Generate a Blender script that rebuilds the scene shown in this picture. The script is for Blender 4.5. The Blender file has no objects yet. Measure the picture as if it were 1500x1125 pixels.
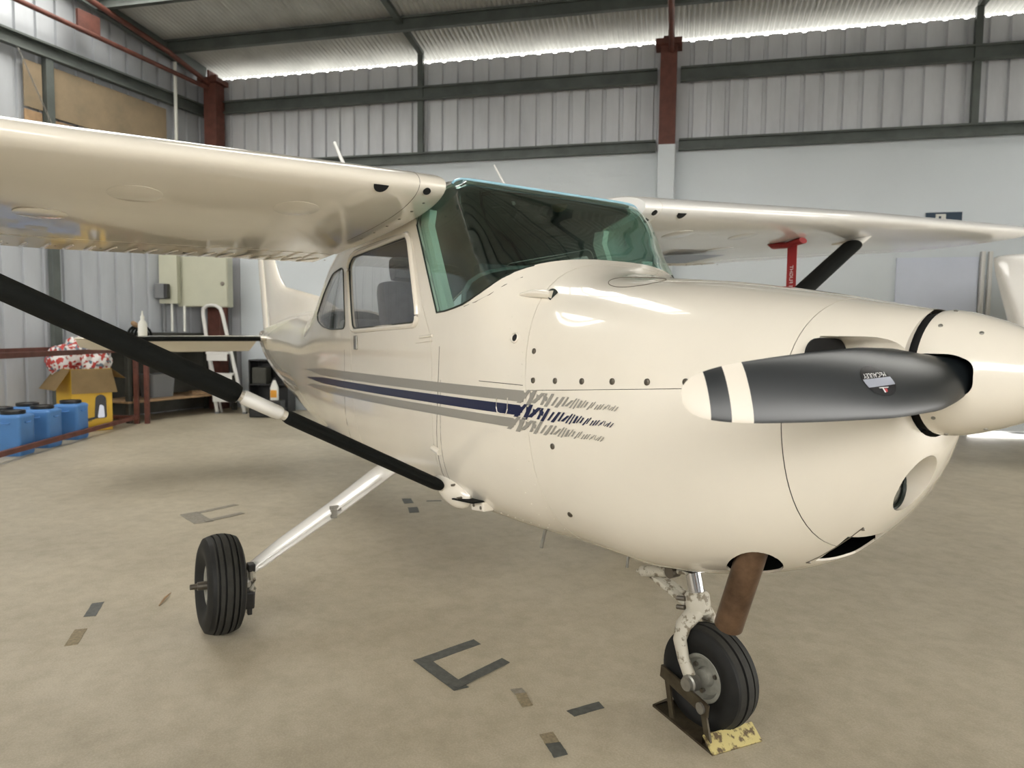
import bpy, bmesh, math, random
from mathutils import Vector, Matrix
random.seed(7)
SC = bpy.context.scene
COL = SC.collection
PI = math.pi
V = Vector

# ------------------------------------------------------------------ camera, sky, light, exposure
cd = bpy.data.cameras.new('camera'); cam = bpy.data.objects.new('camera', cd); COL.objects.link(cam)
_r = V((0.55017482, 0.83497611, 0.01107097)); _u = V((-0.06332621, 0.02849931, 0.99758588)); _f = V((-0.83264485, 0.54954772, -0.06855548))
M = Matrix((_r, _u, -_f)).transposed().to_4x4(); M.translation = V((1.79517882, -1.87894834, 1.34630553))
cam.matrix_world = M
cd.sensor_width = 36.0; cd.sensor_fit = 'HORIZONTAL'; cd.lens = 1021.985 / 1500 * 36
cd.clip_start = 0.05; cd.clip_end = 200
cd.dof.use_dof = True; cd.dof.focus_distance = 2.1; cd.dof.aperture_fstop = 4.5
SC.camera = cam

world = bpy.data.worlds.new('sky'); SC.world = world; world.use_nodes = True
wn = world.node_tree.nodes; wl = world.node_tree.links
bg = wn['Background']; bg.inputs[0].default_value = (1.0, 0.975, 0.93, 1); bg.inputs[1].default_value = 3.7

SC.view_settings.view_transform = 'Standard'; SC.view_settings.look = 'None'
SC.view_settings.exposure = 1.26; SC.view_settings.gamma = 1; SC.view_settings.use_curve_mapping = False

# room frame: O = far left corner, E1 along the far wall, E2 along the left wall
O = V((-11.834, 0.5625, 0)); E1 = V((0.72807, 0.6855, 0)); E2 = V((0.56748, -0.82338, 0))
def RP(s, t, z=0.0): return O + E1 * s + E2 * t + V((0, 0, z))
ROOM_S, ROOM_T, EAVE, RIDGE_T = 20.0, 15.6, 5.95, 7.8
def roof_z(t): return EAVE + 0.15 * (t if t < RIDGE_T else 2 * RIDGE_T - t)

def portal(name, c, ax, ay, sx, sy):
    ld = bpy.data.lights.new(name, 'AREA'); ld.shape = 'RECTANGLE'; ld.size = sx; ld.size_y = sy
    ld.cycles.is_portal = True
    o = bpy.data.objects.new(name, ld); COL.objects.link(o)
    ax = ax.normalized(); ay = ay.normalized(); az = ax.cross(ay)
    m = Matrix((ax, ay, az)).transposed().to_4x4(); m.translation = c; o.matrix_world = m
    return o
# daylight comes through a high opening added behind the camera and through the rooflights
portal('added_opening_daylight', RP(8.0, 15.55, 3.6), -E1, V((0, 0, 1)), 15, 2.0)  # unseen high opening, added to brighten the fuselage side and nose
portal('side_door_daylight', RP(ROOM_S - .05, 8.0, 1.7), E2, V((0, 0, 1)), 8, 3.4)
# rooflights: s position, width, t from, t to (each within one slope)
SKYLIGHTS = [(1.2, 2.8, 2.4, 7.3), (5.55, .76, 3.6, 7.2), (15.6, 2.4, 2.6, 7.2)]
N_IN = V((0.6855, -0.72807, 0))
def RQ(s, t, z=0.0): return O + E1 * s + N_IN * (t * 0.9885) + V((0, 0, z))    # square to the far wall: roof sheets and trusses

# ------------------------------------------------------------------ materials
def mat(name, col, rough=0.5, metal=0.0, var=0.0, vscale=4.0, bump=0.0, bscale=60.0, col2=None, coat=0.0, spec=None, stretch=None):
    m = bpy.data.materials.new(name); m.use_nodes = True
    n = m.node_tree.nodes; l = m.node_tree.links; b = n['Principled BSDF']
    b.inputs['Base Color'].default_value = (*col, 1); b.inputs['Roughness'].default_value = rough; b.inputs['Metallic'].default_value = metal
    if coat: b.inputs['Coat Weight'].default_value = coat; b.inputs['Coat Roughness'].default_value = 0.04
    if spec is not None: b.inputs['Specular IOR Level'].default_value = spec
    tc = n.new('ShaderNodeTexCoord'); src = tc.outputs['Object']
    if stretch:
        mp = n.new('ShaderNodeMapping'); mp.inputs['Scale'].default_value = stretch; l.new(src, mp.inputs[0]); src = mp.outputs[0]
    if var or col2:
        t = n.new('ShaderNodeTexNoise'); t.inputs['Scale'].default_value = vscale; t.inputs['Detail'].default_value = 6; t.inputs['Roughness'].default_value = 0.62
        l.new(src, t.inputs['Vector'])
        rp = n.new('ShaderNodeValToRGB'); c2 = col2 or tuple(c * (1 - var) for c in col); c1 = col if col2 else tuple(min(1, c * (1 + var)) for c in col)
        rp.color_ramp.elements[0].position = 0.34; rp.color_ramp.elements[1].position = 0.66
        rp.color_ramp.elements[0].color = (*c2, 1); rp.color_ramp.elements[1].color = (*c1, 1)
        l.new(t.outputs['Fac'], rp.inputs[0]); l.new(rp.outputs[0], b.inputs['Base Color'])
    if bump:
        t2 = n.new('ShaderNodeTexNoise'); t2.inputs['Scale'].default_value = bscale; t2.inputs['Detail'].default_value = 4; l.new(src, t2.inputs['Vector'])
        bp = n.new('ShaderNodeBump'); bp.inputs['Strength'].default_value = bump; bp.inputs['Distance'].default_value = 0.01
        l.new(t2.outputs['Fac'], bp.inputs['Height']); l.new(bp.outputs[0], b.inputs['Normal'])
    return m

def glass(name, tint, refl=0.9, rough=0.02, base=0.04):
    m = bpy.data.materials.new(name); m.use_nodes = True
    n = m.node_tree.nodes; l = m.node_tree.links; n.remove(n['Principled BSDF']); out = n['Material Output']
    tr = n.new('ShaderNodeBsdfTransparent'); tr.inputs[0].default_value = (*tint, 1)
    gl = n.new('ShaderNodeBsdfGlossy'); gl.inputs[0].default_value = (refl, refl, refl, 1); gl.inputs[1].default_value = rough
    lw = n.new('ShaderNodeLayerWeight'); lw.inputs['Blend'].default_value = 0.5
    pw = n.new('ShaderNodeMath'); pw.operation = 'POWER'; l.new(lw.outputs['Facing'], pw.inputs[0]); pw.inputs[1].default_value = 4.5
    fr = n.new('ShaderNodeMath'); fr.operation = 'MULTIPLY_ADD'; l.new(pw.outputs[0], fr.inputs[0]); fr.inputs[1].default_value = 1 - base; fr.inputs[2].default_value = base
    mx = n.new('ShaderNodeMixShader'); l.new(fr.outputs[0], mx.inputs[0]); l.new(tr.outputs[0], mx.inputs[1]); l.new(gl.outputs[0], mx.inputs[2])
    l.new(mx.outputs[0], out.inputs[0]); return m

CREAM = mat('cream_paint', (0.82, 0.765, 0.66), 0.26, coat=1.0, var=0.02, vscale=3)
WHITE = mat('white_and_lit_wing_paint', (0.84, 0.825, 0.79), 0.3, coat=0.8, var=0.02, vscale=3)
GREYP = mat('grey_stripe_paint', (0.30, 0.285, 0.25), 0.3, coat=0.5)
NAVY = mat('navy_stripe_paint', (0.006, 0.011, 0.050), 0.3, coat=0.3)
SEAM = mat('dark_seam_line', (0.10, 0.085, 0.065), 0.8)  # dark colour for the thin lines along panel joints
FAST = mat('fastener_steel', (0.20, 0.18, 0.15), 0.4, 0.9)
GLASS_W = glass('windshield_acrylic', (0.74, 0.885, 0.85), base=.085)
GLASS_S = glass('side_window_acrylic', (0.93, 0.93, 0.93), base=.03)
GLASS_T = mat('windshield_edge_tint', (0.20, 0.42, 0.36), 0.15, coat=0.6)
GASKET = mat('black_gasket', (0.012, 0.02, 0.016), 0.45)
INNER = mat('cabin_lining', (0.13, 0.13, 0.125), 0.8)
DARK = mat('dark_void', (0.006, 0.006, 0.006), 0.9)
SEATM = mat('grey_seat_fabric', (0.11, 0.115, 0.13), 0.9, var=0.15, vscale=30)
RUBBER = mat('tyre_rubber', (0.010, 0.010, 0.0095), 0.62, spec=.3, var=0.25, vscale=20)
TREAD = mat('tyre_tread_rubber', (0.027, 0.026, 0.022), 0.75, spec=.3, var=0.2, vscale=30)
FOAM = mat('black_foam', (0.007, 0.008, 0.007), 0.9, bump=0.3, bscale=250, spec=.2)
BLADE = mat('blade_black', (0.011, 0.014, 0.016), 0.34, var=0.12, vscale=9)
BLADEW = mat('blade_white', (0.78, 0.72, 0.62), 0.4)
EMBL = mat('emblem_black', (0.012, 0.012, 0.014), 0.25); EMBS = mat('emblem_silver', (0.55, 0.58, 0.68), 0.3, 0.6)
EMBW = mat('emblem_white', (0.8, 0.8, 0.8), 0.4); EMBR = mat('emblem_red', (0.5, 0.04, 0.05), 0.4)
CHROME = mat('chrome', (0.72, 0.72, 0.74), 0.12, 1.0)
STEEL = mat('dull_steel', (0.33, 0.32, 0.29), 0.42, 0.85, var=0.15, vscale=30)
HUBM = mat('hub_grey_paint', (0.24, 0.235, 0.2), 0.5, var=0.2, vscale=25)
CHIPPED = mat('chipped_white_paint', (0.50, 0.47, 0.39), 0.55, col2=(0.20, 0.17, 0.12), vscale=34)
_e = CHIPPED.node_tree.nodes
for _n in _e:
    if _n.type == 'VALTORGB': _n.color_ramp.elements[0].position = 0.42; _n.color_ramp.elements[1].position = 0.48
EXH = mat('burnt_exhaust', (0.25, 0.16, 0.105), 0.34, 0.85, col2=(0.12, 0.078, 0.055), vscale=14)
RUSTST = mat('oily_rusty_steel', (0.085, 0.072, 0.045), 0.5, 0.5, col2=(0.045, 0.03, 0.018), vscale=22)
YELP = mat('worn_yellow_paint', (0.50, 0.42, 0.17), 0.6, col2=(0.11, 0.075, 0.035), vscale=30)
_e = YELP.node_tree.nodes
for _n in _e:
    if _n.type == 'VALTORGB': _n.color_ramp.elements[0].position = 0.40; _n.color_ramp.elements[1].position = 0.48
REDC = mat('red_vinyl', (0.32, 0.022, 0.025), 0.55)
REDOX = mat('red_oxide_steel', (0.125, 0.042, 0.029), 0.6, var=0.25, vscale=8)
GALV = mat('galvanised_green_grey', (0.105, 0.118, 0.108), 0.5, 0.25, var=0.18, vscale=3)
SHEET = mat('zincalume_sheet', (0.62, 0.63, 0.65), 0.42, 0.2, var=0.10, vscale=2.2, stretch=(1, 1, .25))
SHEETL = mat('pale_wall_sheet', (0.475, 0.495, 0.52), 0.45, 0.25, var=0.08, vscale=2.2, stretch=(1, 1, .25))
ROOFM = mat('roof_sheet', (0.50, 0.50, 0.47), 0.42, 0.3, var=0.12, vscale=2)
PANEL = mat('grey_wall_panel', (0.64, 0.685, 0.71), 0.5, var=0.02, vscale=1.0)
PALEBLUE = mat('pale_blue_door', (0.62, 0.66, 0.76), 0.5, var=0.02)
PLY = mat('brown_board', (0.28, 0.21, 0.13), 0.75, col2=(0.21, 0.165, 0.105), vscale=3)
WOOD = mat('pale_timber', (0.34, 0.22, 0.12), 0.7, var=0.2, vscale=10)
CARD = mat('brown_cardboard', (0.36, 0.255, 0.125), 0.85, var=0.08, vscale=6)
YELBOX = mat('yellow_print', (0.70, 0.43, 0.035), 0.6, var=0.04)
BLUEP = mat('blue_plastic', (0.085, 0.24, 0.55), 0.45, var=0.05, vscale=5)
BLKP = mat('black_plastic', (0.010, 0.010, 0.010), 0.4)
GREYPL = mat('grey_plastic', (0.17, 0.175, 0.18), 0.6)
BEIGEB = mat('beige_enamel', (0.47, 0.47, 0.36), 0.45, var=0.03)
ALU = mat('white_aluminium', (0.66, 0.65, 0.62), 0.45)
BENCH = mat('dark_bench', (0.055, 0.055, 0.045), 0.8, var=0.2)
WPLAST = mat('white_plastic', (0.72, 0.72, 0.66), 0.45)
SIGN = mat('dark_blue_sign', (0.020, 0.045, 0.075), 0.5)
TAPE = mat('grey_duct_tape', (0.085, 0.088, 0.08), 0.55, var=0.25, vscale=40)
TAPEF = mat('faded_tape', (0.30, 0.275, 0.235), 0.8, col2=(0.20, 0.18, 0.14), vscale=50)
GLUE = mat('worn_tape_residue', (0.33, 0.27, 0.17), 0.8, col2=(0.20, 0.165, 0.105), vscale=70)
BAGM = mat('printed_plastic_bag', (0.75, 0.72, 0.70), 0.5)
n = BAGM.node_tree.nodes; l = BAGM.node_tree.links
t = n.new('ShaderNodeTexVoronoi'); t.inputs['Scale'].default_value = 26
rp = n.new('ShaderNodeValToRGB'); rp.color_ramp.interpolation = 'CONSTANT'
rp.color_ramp.elements[0].color = (.70, .68, .66, 1); rp.color_ramp.elements[1].position = .72; rp.color_ramp.elements[1].color = (.45, .05, .04, 1)
e = rp.color_ramp.elements.new(.45); e.color = (.13, .17, .22, 1); e = rp.color_ramp.elements.new(.58); e.color = (.72, .70, .68, 1)
tc = n.new('ShaderNodeTexCoord'); l.new(tc.outputs['Object'], t.inputs[0]); sp = n.new('ShaderNodeSeparateColor'); l.new(t.outputs['Color'], sp.inputs[0])
l.new(sp.outputs[0], rp.inputs[0]); l.new(rp.outputs[0], n['Principled BSDF'].inputs['Base Color'])

# polished, stained concrete
CONC = bpy.data.materials.new('hangar_concrete'); CONC.use_nodes = True
n = CONC.node_tree.nodes; l = CONC.node_tree.links; b = n['Principled BSDF']
tc = n.new('ShaderNodeTexCoord')
def noise(scale, det=6, rough=.6):
    q = n.new('ShaderNodeTexNoise'); q.inputs['Scale'].default_value = scale; q.inputs['Detail'].default_value = det; q.inputs['Roughness'].default_value = rough
    l.new(tc.outputs['Object'], q.inputs['Vector']); return q
r1 = n.new('ShaderNodeValToRGB'); r1.color_ramp.elements[0].position = .3; r1.color_ramp.elements[1].position = .7
r1.color_ramp.elements[0].color = (.41, .362, .272, 1); r1.color_ramp.elements[1].color = (.55, .492, .378, 1)
l.new(noise(.9, 8, .65).outputs['Fac'], r1.inputs[0])
r2 = n.new('ShaderNodeValToRGB'); r2.color_ramp.elements[0].position = .35; r2.color_ramp.elements[1].position = .6
r2.color_ramp.elements[0].color = (.84, .83, .80, 1); r2.color_ramp.elements[1].color = (1, 1, 1, 1)
l.new(noise(9, 8, .7).outputs['Fac'], r2.inputs[0])
mx = n.new('ShaderNodeMix'); mx.data_type = 'RGBA'; mx.blend_type = 'MULTIPLY'; mx.inputs[0].default_value = 1
l.new(r1.outputs[0], mx.inputs[6]); l.new(r2.outputs[0], mx.inputs[7])
r3 = n.new('ShaderNodeValToRGB'); r3.color_ramp.elements[0].position = .42; r3.color_ramp.elements[1].position = .62
r3.color_ramp.elements[0].color = (.90, .89, .87, 1); r3.color_ramp.elements[1].color = (1.03, 1.03, 1.03, 1)
l.new(noise(140, 3, .7).outputs['Fac'], r3.inputs[0])
mx2 = n.new('ShaderNodeMix'); mx2.data_type = 'RGBA'; mx2.blend_type = 'MULTIPLY'; mx2.inputs[0].default_value = 1
l.new(mx.outputs[2], mx2.inputs[6]); l.new(r3.outputs[0], mx2.inputs[7]); l.new(mx2.outputs[2], b.inputs['Base Color'])
rr = n.new('ShaderNodeMapRange'); rr.inputs[3].default_value = .38; rr.inputs[4].default_value = .60
l.new(noise(2.5, 5).outputs['Fac'], rr.inputs[0]); l.new(rr.outputs[0], b.inputs['Roughness'])
bpn = n.new('ShaderNodeBump'); bpn.inputs['Strength'].default_value = .08; bpn.inputs['Distance'].default_value = .01
l.new(noise(45, 4).outputs['Fac'], bpn.inputs['Height']); l.new(bpn.outputs[0], b.inputs['Normal'])

# ------------------------------------------------------------------ mesh helpers
def link(name, me, m=None, parent=None, smooth=False, kind=None):
    o = bpy.data.objects.new(name, me); COL.objects.link(o)
    if m is not None:
        for x in (m if isinstance(m, (list, tuple)) else [m]): me.materials.append(x)
    if smooth:
        me.polygons.foreach_set('use_smooth', [True] * len(me.polygons))
        try: me.set_sharp_from_angle(angle=math.radians(38))
        except Exception: pass
    if parent is not None: o.parent = parent
    if kind: o['kind'] = kind
    return o
def obj(name, bm, m=None, parent=None, smooth=False, kind=None, recalc=True):
    if recalc: bmesh.ops.recalc_face_normals(bm, faces=bm.faces)
    me = bpy.data.meshes.new(name); bm.to_mesh(me); bm.free()
    return link(name, me, m, parent, smooth, kind)
def tag(o, label, cat=None, group=None):
    o['label'] = label
    if cat: o['category'] = cat
    if group: o['group'] = group
    return o
def empty(name, loc, label, cat, rz=0, group=None):
    o = bpy.data.objects.new(name, None); COL.objects.link(o); o.location = loc; o.rotation_euler = (0, 0, rz); o.empty_display_size = .1
    return tag(o, label, cat, group)
def frame(d, up=V((0, 0, 1))):
    d = d.normalized(); x = up.cross(d)
    if x.length < 1e-4: x = V((1, 0, 0)).cross(d)
    x.normalize(); return x, d.cross(x), d
def box(bm, c, s, ax=None, bevel=0.0):
    """box centred at c, size s, along axes ax"""
    ax = ax or (V((1, 0, 0)), V((0, 1, 0)), V((0, 0, 1))); c = V(c)
    vs = [bm.verts.new(c + ax[0] * (s[0] * i / 2) + ax[1] * (s[1] * j / 2) + ax[2] * (s[2] * k / 2)) for i in (-1, 1) for j in (-1, 1) for k in (-1, 1)]
    fs = [bm.faces.new([vs[q] for q in f]) for f in ((0, 1, 3, 2), (4, 6, 7, 5), (0, 4, 5, 1), (2, 3, 7, 6), (0, 2, 6, 4), (1, 5, 7, 3))]
    if bevel:
        es = set(e for f in fs for e in f.edges)
        bmesh.ops.bevel(bm, geom=list(es), offset=bevel, segments=2, affect='EDGES', profile=0.6)
    return bm
def beam(bm, a, b, w, h, up=V((0, 0, 1)), bevel=0):
    a = V(a); b = V(b); x, y, z = frame(b - a, up); return box(bm, (a + b) / 2, (w, h, (b - a).length), (x, y, z), bevel)
def rings(bm, rs, close=True, cap0=True, cap1=True):
    vv = [[bm.verts.new(p) for p in r] for r in rs]; nn = len(vv[0])
    for a, b_ in zip(vv[:-1], vv[1:]):
        for i in range(nn if close else nn - 1):
            j = (i + 1) % nn
            try: bm.faces.new((a[i], a[j], b_[j], b_[i]))
            except ValueError: pass
    if cap0 and close: bm.faces.new(list(reversed(vv[0])))
    if cap1 and close: bm.faces.new(vv[-1])
    return bm
def tube(bm, pts, r, n=10, ry=None, up=V((0, 0, 1)), caps=True, closed=False):
    """swept ellipse along a polyline; r may be a list"""
    pts = [V(p) for p in pts]; rs = []
    N = len(pts)
    for i, p in enumerate(pts):
        if closed: d = pts[(i + 1) % N] - pts[i - 1]
        else: d = pts[min(i + 1, N - 1)] - pts[max(i - 1, 0)]
        x, y, z = frame(d, up); rx = r[i] if isinstance(r, (list, tuple)) else r
        rr_ = (ry[i] if isinstance(ry, (list, tuple)) else ry) if ry is not None else rx
        rs.append([p + x * (rx * math.cos(2 * PI * k / n)) + y * (rr_ * math.sin(2 * PI * k / n)) for k in range(n)])
    if closed:
        rs.append(rs[0]); vv = [[bm.verts.new(p) for p in q] for q in rs[:-1]]; vv.append(vv[0])
        for a, b_ in zip(vv[:-1], vv[1:]):
            for i in range(n): bm.faces.new((a[i], a[(i + 1) % n], b_[(i + 1) % n], b_[i]))
        return bm
    return rings(bm, rs, True, caps, caps)
def lathe(bm, c, axis, prof, n=32, caps=True):
    """prof: list of (distance along axis, radius)"""
    c = V(c); x, y, z = frame(V(axis), V((0, 0, 1)) if abs(V(axis).normalized().z) < .9 else V((1, 0, 0)))
    return rings(bm, [[c + z * d + x * (r * math.cos(2 * PI * k / n)) + y * (r * math.sin(2 * PI * k / n)) for k in range(n)] for d, r in prof], True, caps, caps)
def prism(poly, y0, y1):
    """side-view polygon (x,z) extruded across y"""
    bm = bmesh.new(); a = [bm.verts.new((x, y0, z)) for x, z in poly]; b_ = [bm.verts.new((x, y1, z)) for x, z in poly]; k = len(poly)
    bm.faces.new(a); bm.faces.new(list(reversed(b_)))
    for i in range(k): bm.faces.new((a[i], b_[i], b_[(i + 1) % k], a[(i + 1) % k]))
    bmesh.ops.recalc_face_normals(bm, faces=bm.faces); return bm
def tmp(bm):
    bmesh.ops.recalc_face_normals(bm, faces=bm.faces)
    me = bpy.data.meshes.new('tmp'); bm.to_mesh(me); bm.free(); o = bpy.data.objects.new('tmp', me); COL.objects.link(o); return o
def drop(o):
    me = o.data; bpy.data.objects.remove(o); bpy.data.meshes.remove(me)
def boolean(o, cutter, op, keep=False):
    """returns a new mesh of o (op) cutter"""
    md = o.modifiers.new('b', 'BOOLEAN'); md.object = cutter; md.operation = op; md.solver = 'EXACT'
    dg = bpy.context.evaluated_depsgraph_get(); dg.update()
    me = bpy.data.meshes.new_from_object(o.evaluated_get(dg)); o.modifiers.clear(); return me
def cut(o, bmc):
    c = tmp(bmc); me = boolean(o, c, 'DIFFERENCE'); old = o.data; o.data = me; bpy.data.meshes.remove(old); drop(c)
def both(o, bmc):
    """difference in place, returns the intersect mesh"""
    c = tmp(bmc); mi = boolean(o, c, 'INTERSECT'); md = boolean(o, c, 'DIFFERENCE'); old = o.data; o.data = md; bpy.data.meshes.remove(old); drop(c); return mi
def solid(o, th, rim=True):
    md = o.modifiers.new('s', 'SOLIDIFY'); md.thickness = th; md.offset = -1; md.use_rim = True; md.material_offset = 1; md.use_even_offset = False
    dg = bpy.context.evaluated_depsgraph_get(); dg.update(); me = bpy.data.meshes.new_from_object(o.evaluated_get(dg)); o.modifiers.clear(); old = o.data; o.data = me; bpy.data.meshes.remove(old)
def smooth_mesh(me, ang=35):
    me.polygons.foreach_set('use_smooth', [True] * len(me.polygons)); me.set_sharp_from_angle(angle=math.radians(ang))
def islands(me):
    bm = bmesh.new(); bm.from_mesh(me); bm.verts.ensure_lookup_table(); seen = set(); out = []
    for v in bm.verts:
        if v.index in seen: continue
        st = [v]; comp = []; seen.add(v.index)
        while st:
            q = st.pop(); comp.append(q.index)
            for e_ in q.link_edges:
                w = e_.other_vert(q)
                if w.index not in seen: seen.add(w.index); st.append(w)
        out.append(set(comp))
    bm.free(); return out
def split_y(me, name):
    """split a mesh into its +y and -y halves by island"""
    res = {}
    for sgn in (-1, 1):
        bm = bmesh.new(); bm.from_mesh(me); bm.verts.ensure_lookup_table()
        kill = [v for v in bm.verts if v.co.y * sgn < 0]
        bmesh.ops.delete(bm, geom=kill, context='VERTS'); m2 = bpy.data.meshes.new(name); bm.to_mesh(m2); bm.free()
        for mm in me.materials: m2.materials.append(mm)
        res[sgn] = m2
    return res
def round_poly(poly, r, k=4):
    out = []; N = len(poly)
    for i in range(N):
        p = V(poly[i]); a = V(poly[i - 1]); b_ = V(poly[(i + 1) % N]); rr_ = min(r, (a - p).length * .45, (b_ - p).length * .45)
        s = p + (a - p).normalized() * rr_; e_ = p + (b_ - p).normalized() * rr_
        for j in range(k + 1):
            u = j / k; q = s * (1 - u) ** 2 + p * 2 * u * (1 - u) + e_ * u * u; out.append((q.x, q.y))
    return out
def offset_poly(poly, d):
    c = V((sum(p[0] for p in poly) / len(poly), sum(p[1] for p in poly) / len(poly))); out = []; N = len(poly)
    area = sum(poly[i][0] * poly[(i + 1) % N][1] - poly[(i + 1) % N][0] * poly[i][1] for i in range(N)); s = 1 if area > 0 else -1
    for i in range(N):
        t_ = V(poly[(i + 1) % N]) - V(poly[i - 1])
        if t_.length < 1e-9: out.append(poly[i]); continue
        t_.normalize(); out.append((poly[i][0] + s * t_.y * d, poly[i][1] - s * t_.x * d))
    return out
def text_mesh(body, size, depth=.0):
    c = bpy.data.curves.new('t', 'FONT'); c.body = body; c.size = size; c.align_x = 'CENTER'; c.align_y = 'CENTER'; c.extrude = depth
    o = bpy.data.objects.new('t', c); COL.objects.link(o); dg = bpy.context.evaluated_depsgraph_get(); dg.update()
    me = bpy.data.meshes.new_from_object(o.evaluated_get(dg)); bpy.data.objects.remove(o); bpy.data.curves.remove(c); return me
def place(o, origin, ex, ey):
    ex = ex.normalized(); ez = ex.cross(ey).normalized(); ey = ez.cross(ex); m = Matrix((ex, ey, ez)).transposed().to_4x4(); m.translation = origin; o.matrix_world = m

# ------------------------------------------------------------------ the hangar (setting)
def quad_wall(name, a, b_, z0, z1, th, inward, m):
    bm = bmesh.new(); d = (b_ - a).normalized(); c = (a + b_) / 2 - inward * (th / 2); c.z = (z0 + z1) / 2
    box(bm, c, ((b_ - a).length, th, z1 - z0), (d, inward, V((0, 0, 1)))); return obj(name, bm, m, kind='structure')
N_FAR = E1.cross(V((0, 0, 1))); N_FAR = N_FAR if N_FAR.dot(E2) > 0 else -N_FAR       # into the room
N_LEFT = E2.cross(V((0, 0, 1))); N_LEFT = N_LEFT if N_LEFT.dot(E1) > 0 else -N_LEFT

# floor slab and apron outside
bm = bmesh.new(); box(bm, RP(ROOM_S / 2 - .1, ROOM_T / 2, -.075), (ROOM_S + .2, ROOM_T + .1, .15), (E1, E2, V((0, 0, 1))))
obj('floor', bm, CONC, kind='structure')
bm = bmesh.new(); bm.faces.new([bm.verts.new(RP(s, t, -.02)) for s, t in ((-60, -60), (60, -60), (60, 70), (-60, 70))])
obj('ground', bm, mat('apron_concrete', (.22, .22, .215), .8, var=.1, vscale=.6), kind='structure')

def ribbed(name, P_, length, z0f, z1f, pitch, depth, ribw, n_in, m, z_cuts=None, start=0.0):
    """trapezoidal wall sheet: pans facing the room with ribs set back from it"""
    bm = bmesh.new(); prof = []; x = start
    while x < length:
        prof += [(x, 0), (min(x + pitch - ribw, length), 0), (min(x + pitch - ribw + .012, length), -depth), (min(x + pitch - .012, length), -depth)]; x += pitch
    prof.append((length, 0)); prev = None
    for q, d in prof:
        a = P_(q) + n_in * d; lo = bm.verts.new((a.x, a.y, z0f(q))); hi = bm.verts.new((a.x, a.y, z1f(q)))
        if prev: bm.faces.new((prev[0], lo, hi, prev[1]))
        prev = (lo, hi)
    return obj(name, bm, m, kind='structure', recalc=False)
# far wall: ribbed sheet above, smooth grey lining below; daylight shows over its top edge and under its foot on the right
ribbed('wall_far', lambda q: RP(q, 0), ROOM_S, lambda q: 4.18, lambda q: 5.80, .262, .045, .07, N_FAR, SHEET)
quad_wall('wall_far.001', RP(.62, .02), RP(8.05, .02), 0, 4.2, .06, N_FAR, PANEL)
quad_wall('wall_far.002', RP(8.05, .02), RP(12.3, .02), 0, 4.2, .06, N_FAR, PANEL)
quad_wall('wall_far.003', RP(12.3, .02), RP(ROOM_S, .02), .085, 4.2, .06, N_FAR, PANEL)
ribbed('wall_far.004', lambda q: RP(q, 0), .62, lambda q: 0, lambda q: 4.18, .21, .032, .045, N_FAR, SHEETL)
# left gable wall
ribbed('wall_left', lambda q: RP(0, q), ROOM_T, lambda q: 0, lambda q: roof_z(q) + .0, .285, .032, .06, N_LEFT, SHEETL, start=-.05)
# right and near walls (behind the camera), the near one with a high opening added for fill light
def holed_wall(name, P_, length, d0, d1, zd, ztop, thick_dir, e_, zs=0):
    bm = bmesh.new()
    for q0, q1, z0, z1 in ((0, d0, 0, ztop), (d1, length, 0, ztop), (d0, d1, zd, ztop)) + (((d0, d1, 0, zs),) if zs else ()):
        box(bm, P_((q0 + q1) / 2) + V((0, 0, (z0 + z1) / 2)), (q1 - q0, .08, z1 - z0), (e_, thick_dir, V((0, 0, 1))))
    return obj(name, bm, SHEETL, kind='structure')
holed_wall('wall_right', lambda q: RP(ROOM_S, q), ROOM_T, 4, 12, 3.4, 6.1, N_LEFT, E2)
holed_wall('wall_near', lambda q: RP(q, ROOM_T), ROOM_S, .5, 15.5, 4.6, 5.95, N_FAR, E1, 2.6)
bm = bmesh.new()
for q in range(40):
    t_ = ROOM_T * q / 40; t2 = ROOM_T * (q + 1) / 40; z2 = roof_z((t_ + t2) / 2)
    box(bm, RP(ROOM_S, (t_ + t2) / 2, (6.1 + z2) / 2), (t2 - t_, .06, max(.02, z2 - 6.1)), (E2, N_LEFT, V((0, 0, 1))))
obj('wall_right.001', bm, SHEETL, kind='structure')
# roof: corrugated sheets running down the slope, with rooflight openings
def roof_sheet(name, t0, t1, s0, s1):
    bm = bmesh.new(); pitch = .0762; k = max(1, int(round((s1 - s0) / pitch * 6))); rows = []
    for i in range(k + 1):
        s = s0 + (s1 - s0) * i / k; dz = .018 * math.sin(2 * PI * s / pitch)
        rows.append([bm.verts.new(RQ(s, t_, roof_z(t_) + dz)) for t_ in (t0, t1)])
    for a, b_ in zip(rows[:-1], rows[1:]): bm.faces.new((a[0], b_[0], b_[1], a[1]))
    return obj(name, bm, ROOFM, kind='structure', smooth=True, recalc=False)
idx = 0
def sheets_around(t0, t1, lights):
    """sheet the strip t0..t1 of one slope, leaving the rooflight openings"""
    global idx
    tcuts = sorted(set([t0, t1] + [q for l_ in lights for q in (l_[2], l_[3])]))
    for ta, tb in zip(tcuts[:-1], tcuts[1:]):
        s_prev = -2.6
        for sc_, w_, la, lb in sorted(lights):
            if la < tb - 1e-6 and lb > ta + 1e-6:
                roof_sheet('ceiling' if idx == 0 else 'ceiling.%03d' % idx, ta, tb, s_prev, sc_ - w_ / 2); idx += 1; s_prev = sc_ + w_ / 2
        roof_sheet('ceiling' if idx == 0 else 'ceiling.%03d' % idx, ta, tb, s_prev, ROOM_S); idx += 1
sheets_around(-.25, RIDGE_T, [q for q in SKYLIGHTS if q[3] < RIDGE_T])
sheets_around(RIDGE_T, ROOM_T + .2, [q for q in SKYLIGHTS if q[2] > RIDGE_T])
POLY = glass('polycarbonate_sheet', (.9, .9, .88))
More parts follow.
